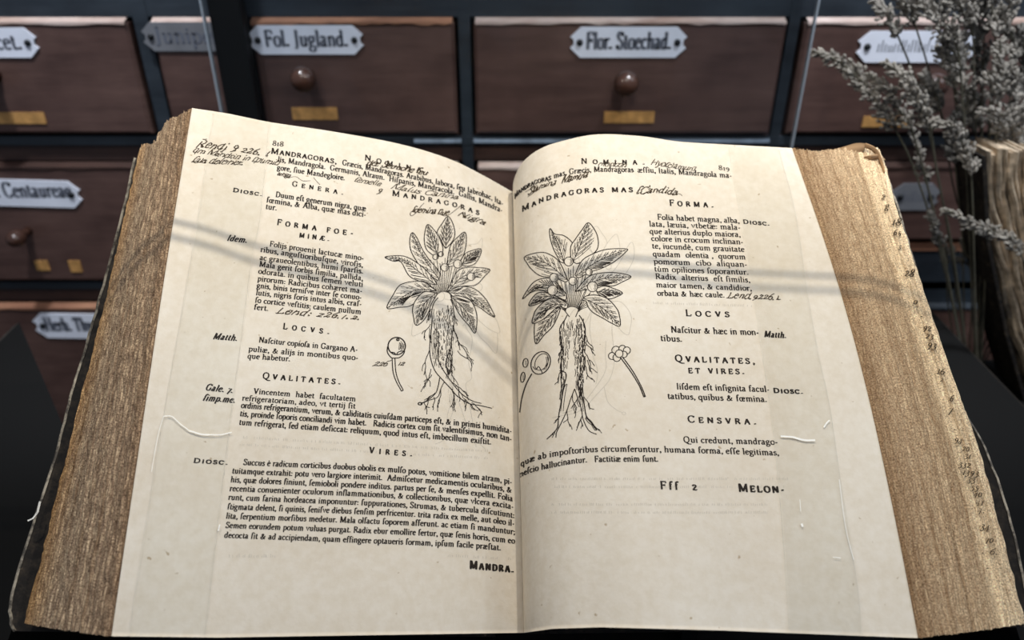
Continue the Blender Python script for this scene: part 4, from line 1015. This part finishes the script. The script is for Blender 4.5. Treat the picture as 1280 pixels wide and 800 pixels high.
m = MB(); m.box((-1.7, YC, 0), (1.5, YC + .03, zbm[3])); local(m, 'base_board', 'frame', cab)
def face_text(txt, x0, x1, zb, xh, parent, org, mat='lettering', weight=1.0, y=-.0022):
    sts, adv = layout(txt, 'r', 0); kx = (x1-x0)/adv; ky = xh/5
    st = [np.stack([x0 + P[:, 0]*kx, zb + P[:, 1]*ky], 1) for P, s_ in sts]
    V, F = ribbons(st, 1.7*ky*weight, .7*ky*weight)
    return mesh('lettering', [(p[0]-org[0], y, p[1]-org[2]) for p in V], F, M[mat], parent)
def plate(parent, org, x0, x1, z0, z1, txt, mat='enamel', tw=(.14, .86), skew=0, letter=True):
    h = z1 - z0; c = h*.32; zm = (z0+z1)/2
    o2 = [(x0 + c*1.2, z0), (x1 - c*1.2, z0), (x1 - c*.1, z0 + c), (x1 - c*.45, zm - c*.25), (x1 - c*.45, zm + c*.25), (x1 - c*.1, z1 - c), (x1 - c*1.2, z1), (x0 + c*1.2, z1), (x0 + c*.1, z1 - c), (x0 + c*.45, zm + c*.25), (x0 + c*.45, zm - c*.25), (x0 + c*.1, z0 + c)]
    y0 = YC - .0125
    m = MB(); m.prism([(x, y0, z + skew*(x-x0)) for x, z in o2], (0, .0025, 0))
    p = mesh('label_plate', np.array(m.V) - np.array([0, y0, 0]) , m.F, M[mat], parent); p.location = (-org[0], y0 - org[1], -org[2])
    for xs in (x0 + c*1.1, x1 - c*1.1):
        q = MB(); q.lathe([(.0001, -.003), (h*.10, -.0025), (h*.12, 0)], (xs, 0, zm + skew*(xs-x0)), (0, 1, 0), 10)
        s_ = mesh('screw', q.V, q.F, M['screw'], p, True)
    if txt == '~':                                      # print too blurred to read in the photograph
        st = [np.array([(x + random.uniform(-.001, .001), z0 + h*.34), (x, z0 + h*random.choice((.55, .6, .72)))]) for x in np.arange(x0 + (x1-x0)*.18, x1 - (x1-x0)*.18, .0042)]
        V, F = ribbons(st, .0016, .001); mesh('lettering', [(q[0], -.0004, q[1]) for q in V], F, M['lettering'], p)
    elif letter and txt:
        face_text(txt, x0 + (x1-x0)*tw[0], x0 + (x1-x0)*tw[1], z0 + h*.29, h*.34, p, (0, 0, 0), y=-.0004)
    return p
DRAW = []
labels = {(1, 0): ('…', None)}
drawer_desc = {}
def drawer(ci, ri, label, zrow=None, bead='bead', group=None):
    x0, x1 = cols[ci]; z1, z0 = (zt[ri], zbm[ri]) if zrow is None else zrow
    org = ((x0+x1)/2, YC, z0)
    d = empty('drawer', org); tag(d, label, 'drawer', group)
    m = MB(); m.box((x0 + .004, YC - .010, z0 + .003), (x1 - .004, YC + .028, z1 - .002), .004); local(m, 'front_panel', 'wood', d, org)
    m = MB()
    n = 26; xs = np.linspace(x0 + .006, x1 - .006, n); hh = .0030 + RNG.uniform(-.0016, .0010, n)
    V = [(x, YC - .0118, z1 - .001) for x in xs] + [(x, YC - .0118, z1 - .001 - h) for x, h in zip(xs, hh)] + [(x, YC - .001, z1 + .0035) for x in xs]
    F = [(i, i+1, n+i+1, n+i) for i in range(n-1)] + [(2*n+i, 2*n+i+1, i+1, i) for i in range(n-1)]
    m.add(V, F); local(m, 'worn_edge', bead, d, org)
    return d, org
def knob(d, org, x, z, r=.016):
    m = MB(); c = (x, YC - .010, z)
    m.lathe([(r*.55, 0), (r*.42, .010), (r*.55, .016), (r*.95, .022), (r, .030), (r*.8, .038), (r*.4, .042), (.0005, .043)], c, (0, -1, 0), 20)
    o = mesh('knob', np.array(m.V) - np.array(org), m.F, M['knob'], d, True); return o
def brassplate(d, org, x0, x1, z0, z1):
    m = MB(); m.box((x0, YC - .0118, z0), (x1, YC - .0098, z1)); local(m, 'keyhole_plate', 'brass', d, org)
def pr(x0, y0, x1, y1):                                 # pixel rectangle -> x0, x1, z0, z1 on the cabinet front
    ym = (y0+y1)/2; return RX(x0, ym), RX(x1, ym), RZ(y1), RZ(y0)
d, g = drawer(3, 0, 'dark drawer with a white plate lettered Fol. Jugland', bead='beadr')
plate(d, g, *pr(314, 30, 457, 66), 'Fol. Jugland.'); knob(d, g, *PX(388, 92)); brassplate(d, g, *pr(368, 132, 424, 147))
d, g = drawer(4, 0, 'reddish drawer with a white plate lettered Flor. Stoechad')
plate(d, g, *pr(711, 32, 857, 70), 'Flor. Stoechad.'); knob(d, g, *PX(778, 97)); brassplate(d, g, *pr(754, 137, 816, 151))
d, g = drawer(5, 0, 'drawer behind the dried flowers in the top row, its white plate half hidden')
plate(d, g, *pr(1066, 37, 1216, 76), '~'); knob(d, g, *PX(1150, 100)); brassplate(d, g, *pr(1074, 143, 1132, 156))
d, g = drawer(1, 0, 'drawer at the left edge with a white plate ending in nacet')
plate(d, g, *pr(-95, 33, 54, 70), 'H. Tanacet.'); knob(d, g, *PX(0, 92)); brassplate(d, g, *pr(-20, 138, 62, 152))
d, g = drawer(2, 0, 'narrow dark drawer with a dull grey plate lettered Juniper')
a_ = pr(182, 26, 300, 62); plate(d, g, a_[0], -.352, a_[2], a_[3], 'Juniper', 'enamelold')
d, g = drawer(1, 1, 'drawer at the left edge with a white plate lettered Herb. Centaur', bead='rail')
plate(d, g, *pr(-52, 219, 106, 252), 'Herb. Centaureae', skew=-.03, tw=(.10, .93)); knob(d, g, *PX(40, 285), .012); brassplate(d, g, *pr(50, 322, 66, 334)); brassplate(d, g, *pr(92, 322, 106, 336))
d, g = drawer(2, 1, 'narrow plain dark drawer below the Juniper plate, left of the book', bead='rail')
d, g = drawer(3, 1, 'plain drawer below the Fol. Jugland drawer, mostly behind the book')
d, g = drawer(4, 1, 'plain drawer below the Flor. Stoechad drawer, mostly behind the book')
d, g = drawer(5, 1, 'drawer between the book and the dried flowers with a small bluish plate', (RZ(205), RZ(300)), 'rail')
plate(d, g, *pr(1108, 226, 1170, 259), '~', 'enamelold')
d, g = drawer(1, 2, 'lower drawer left of the book with a white plate lettered Herb. Thym', bead='beadr')
plate(d, g, *pr(47, 387, 150, 417), 'Herb. Thym.', skew=-.02)
m = MB(); m.box((cols[5][0], YC - .004, RZ(312)), (cols[5][1], YC + .028, RZ(303))); local(m, 'rail', 'beadr', cab)
m = MB(); m.box((cols[5][0], YC - .002, RZ(380)), (cols[5][1], YC + .028, RZ(312))); local(m, 'plain_panel', 'frame', cab)
d, g = drawer(5, 2, 'dark lower drawer to the right behind the flower stems', bead='frame')
plate(d, g, *pr(1268, 455, 1400, 500), '~', skew=.0)
for ci, ri, lb in ((2, 2, 'narrow dark drawer in the lowest row left of the book'),):
    drawer(ci, ri, lb, bead='frame')

# ------------------------------------------------------------------ dried flowers
def seedV(c, d, L, r):
    d = d/np.linalg.norm(d); a = np.cross(d, [.3, .5, .8]); a /= np.linalg.norm(a); b = np.cross(d, a); n = 5
    V = [c - d*L*.5]
    for h, rr in ((-.18, .9), (.2, 1.0)):
        V += [c + d*L*h + r*rr*(a*cos(2*pi*k/n) + b*sin(2*pi*k/n)) for k in range(n)]
    V.append(c + d*L*.5)
    F = [(0, 1+(k+1) % n, 1+k) for k in range(n)] + [(1+k, 1+(k+1) % n, 1+n+(k+1) % n, 1+n+k) for k in range(n)] + [(1+n+k, 1+n+(k+1) % n, 1+2*n) for k in range(n)]
    return V, F
def flower(head, stem, Y, label, group=None, dens_=1.0, wid=9, mat='seed', size=1.25):
    H = spline([on_y(x, y, Y + random.uniform(-.01, .01)) for x, y in head], 8)
    base = on_y(*stem[-1], Y)
    o = empty('dried_flower_stem', tuple(base)); tag(o, label, 'dried flower', group)
    pts = [H[len(H)*3//4]] if False else []
    S_ = spline([on_y(*head[0], Y)] + [on_y(x, y, Y) for x, y in head[1:]] + [on_y(x, y, Y) for x, y in stem], 5)
    m = MB(); m.tube([p - base for p in S_], .0007, 5, .0013); m.build('stem', M['stem'], o)
    m = MB(); k = Y/FPX                                   # metres per pixel there
    L = np.r_[0, np.cumsum(np.linalg.norm(np.diff(H, axis=0), axis=1))]
    n = int(L[-1]/k*.85*dens_)
    for i in range(n):
        t = (i+.5)/n; j = min(int(np.searchsorted(L, t*L[-1])), len(H)-1); p = H[j]; T = H[max(j-1, 0)] - H[min(j+1, len(H)-1)]; T = T/(np.linalg.norm(T)+1e-9)
        spread = wid*k*(.35 + 1.0*min(t*2.2, 1))*random.uniform(.25, 1)
        a = random.uniform(0, 2*pi); side = np.cross(T, [0, 1, 0]); side /= np.linalg.norm(side)+1e-9; oth = np.cross(T, side)
        rad = side*cos(a) + oth*sin(a)*.7
        tip = p + rad*spread + T*spread*.9
        if random.random() < .5: m.tube([p - base, tip - base], .0004, 3)
        for q in range(2):
            c = p + (tip-p)*(.55 + .45*q) + RNG.normal(0, 1.1*k, 3)
            dd = rad*.7 + T*1.0 + RNG.normal(0, .35, 3)
            m.add(*seedV(c - base, dd, random.uniform(5.5, 9)*k*size, random.uniform(1.2, 1.9)*k*size))
    s_ = m.build('flower_head', M[mat], o); s_['kind'] = 'stuff'
    return o
Gp = 'dried flower stems in the dense bunch'
flower([(1018, 66), (1035, 70), (1055, 82), (1078, 103), (1098, 128), (1118, 160)], [(1140, 205), (1168, 290), (1196, 400), (1212, 470)], .82, 'longest dried flower spike, arching left above the book corner', wid=10, dens_=1.25)
flower([(1104, 78), (1125, 92), (1142, 118), (1156, 142), (1164, 165)], [(1172, 220), (1192, 320), (1212, 470)], .80, 'drooping dried spike just right of the longest arching one', wid=11, dens_=1.2)
flower([(1086, 92), (1108, 112), (1126, 140), (1138, 160)], [(1155, 215), (1180, 320), (1208, 470)], .81, 'short dried spike tucked under the longest arching one', wid=9)
flower([(1092, 0), (1104, 12), (1114, 26), (1122, 44)], [(1150, 120), (1180, 260), (1212, 470)], .84, 'small dried flower head at the top edge, left of the bunch', wid=8, dens_=1.1)
flower([(1140, -8), (1158, 12), (1176, 30), (1196, 55)], [(1205, 150), (1212, 300), (1220, 470)], .83, 'bushy dried flower head above the half hidden drawer plate', wid=12, dens_=1.3)
flower([(1165, 150), (1186, 158), (1202, 178), (1211, 200), (1214, 218)], [(1216, 260), (1218, 340), (1222, 470)], .78, 'dried spike bending down to the left of the rippled brown book', wid=8, dens_=1.2)
flower([(1178, 262), (1196, 268), (1216, 282), (1240, 290), (1262, 300), (1275, 316)], [(1290, 360), (1292, 420), (1285, 480)], .74, 'lowest dried spike lying across the rippled brown book', wid=8, dens_=1.1)
flower([(1160, 264), (1168, 282), (1176, 306)], [(1186, 350), (1198, 420), (1212, 470)], .80, 'small dark spike hanging below the others beside the book corner', wid=6, mat='seed2')
flower([(1136, 150), (1144, 175), (1150, 200), (1158, 228)], [(1172, 290), (1190, 380), (1210, 470)], .83, 'thin sparse dried spike beside the torn book corner', wid=6, dens_=.6)
flower([(1222, 142), (1238, 138), (1249, 150), (1246, 168)], [(1240, 230), (1232, 340), (1226, 470)], .82, 'rounded dried head just above the rippled brown book', wid=9, dens_=1.2)
for hd in ([(1195, 84), (1204, 104), (1210, 126), (1206, 158)], [(1212, 22), (1222, 50), (1228, 82), (1226, 110)], [(1262, 80), (1268, 110), (1264, 150), (1262, 190)], [(1250, 10), (1262, 40), (1270, 76)],
           [(1276, 30), (1282, 70), (1280, 120)], [(1118, -14), (1130, 4), (1142, 26)], [(1152, 92), (1166, 112), (1176, 140)], [(1196, 140), (1190, 172), (1194, 205)], [(1214, 112), (1224, 138), (1220, 166)], [(1172, 60), (1186, 80), (1192, 110)], [(1160, -14), (1172, 6), (1180, 24)], [(1205, 40), (1200, 66), (1206, 92)], [(1222, -14), (1226, 14), (1230, 40)], [(1268, -14), (1262, 14), (1258, 40)], [(1250, 50), (1252, 84), (1250, 120)], [(1178, 40), (1190, 62), (1200, 90)], [(1182, -10), (1200, 10), (1215, 34)], [(1232, -12), (1240, 12), (1244, 44)], [(1236, 90), (1242, 110), (1240, 132)], [(1280, 130), (1274, 160), (1272, 186)]):
    e_ = hd[-1]; flower(hd, [(e_[0]*.6 + 1225*.4, e_[1] + 110), (1226, 330), (1224, 470)], .85 + random.uniform(-.02, .02), 'upright dried flower stem crowded in the dense bunch behind the brown book', Gp, wid=11, dens_=1.15, mat=random.choice(('seed', 'seed', 'seed2')))
for i in range(9):
    x = 1182 + i*10; hd = [(x + random.uniform(-8, 8), 292 + random.uniform(-8, 20)), (x + 2, 330)]
    flower(hd, [(x + 3, 380), (x*.5 + 606, 440), (1212 + i, 470)], .86, 'bare lower stalk of the dried bunch beneath the spikes', 'bare stalks under the dried flowers', wid=4, dens_=.4, mat='seed2')
# the vase that holds the bunch, low behind the black block
vb = on_y(1216, 470, .83)
m = MB(); m.lathe([(.030, 0), (.045, .10), (.050, .30), (.040, .48), (.022, .55), (.026, .575), (.020, .575), (.018, .5)], (0, 0, 0), (0, 0, 1), 24)
v = m.build('vase', M['black'], None, True); v.location = (vb[0], vb[1], 0); v.scale = (1, 1, (vb[2] + .01)/.575); tag(v, 'dark vase holding the dried flower bunch', 'vase')

# ------------------------------------------------------------------ second old book with rippled leaves
ob = on_y(1275, 480, .80); OB = empty('closed_old_book', tuple(ob)); tag(OB, 'upright brown old book with rippled leaves at the right edge', 'book')
leftx = [(190, 1230), (240, 1228), (290, 1236), (350, 1248), (420, 1262), (500, 1284)]
for i in range(22):
    m = MB(); pts = []; n = 40; wob = random.uniform(0, 6)
    for k in range(n):
        y = 190 + (500-190)*k/(n-1) + (random.uniform(-4, 4) if k == 0 else 0)
        x = interp(leftx, y) + i*5.2 + 10*(y-190)/310 + 1.7*sin(y*.045 + wob) + 1.0*sin(y*.13 + i)
        dY = .80 + .002*sin(y*.05 + i*1.7) + (.004 if i % 3 == 0 else 0) - .010*sin(pi*min(i/9, 1)/2)
        pts.append(on_y(x, y, dY) - ob)
    V = []; 
    for p in pts: V += [p + [-.0027, .001, 0], p + [0, -.0022, 0], p + [.0027, .001, 0], p + [0, .05, 0]]
    F = [(4*k+a, 4*k+(a+1) % 4, 4*k+4+(a+1) % 4, 4*k+4+a) for k in range(n-1) for a in range(4)] + [(0, 1, 2, 3), tuple(4*n-4+a for a in (3, 2, 1, 0))]
    m.add(V, F); m.build('rippled_leaf', M['oldleaf'], OB, False)
m = MB(); m.prism([on_y(interp(leftx, y) + dx, y, .795) - ob for y, dx in ((196, -2), (300, -5), (420, -5), (500, -4), (500, 0), (420, 0), (300, 0), (196, 3))], (0, .06, 0)); m.build('cover', M['leather'], OB)
st_ = MB(); bb = ob; st_.box((bb[0] + .004, .77, 0), (bb[0] + .20, .90, on_y(1275, 500, .80)[2])); o = st_.build('book_pedestal', M['black']); tag(o, 'dark pedestal under the rippled brown book', 'pedestal')
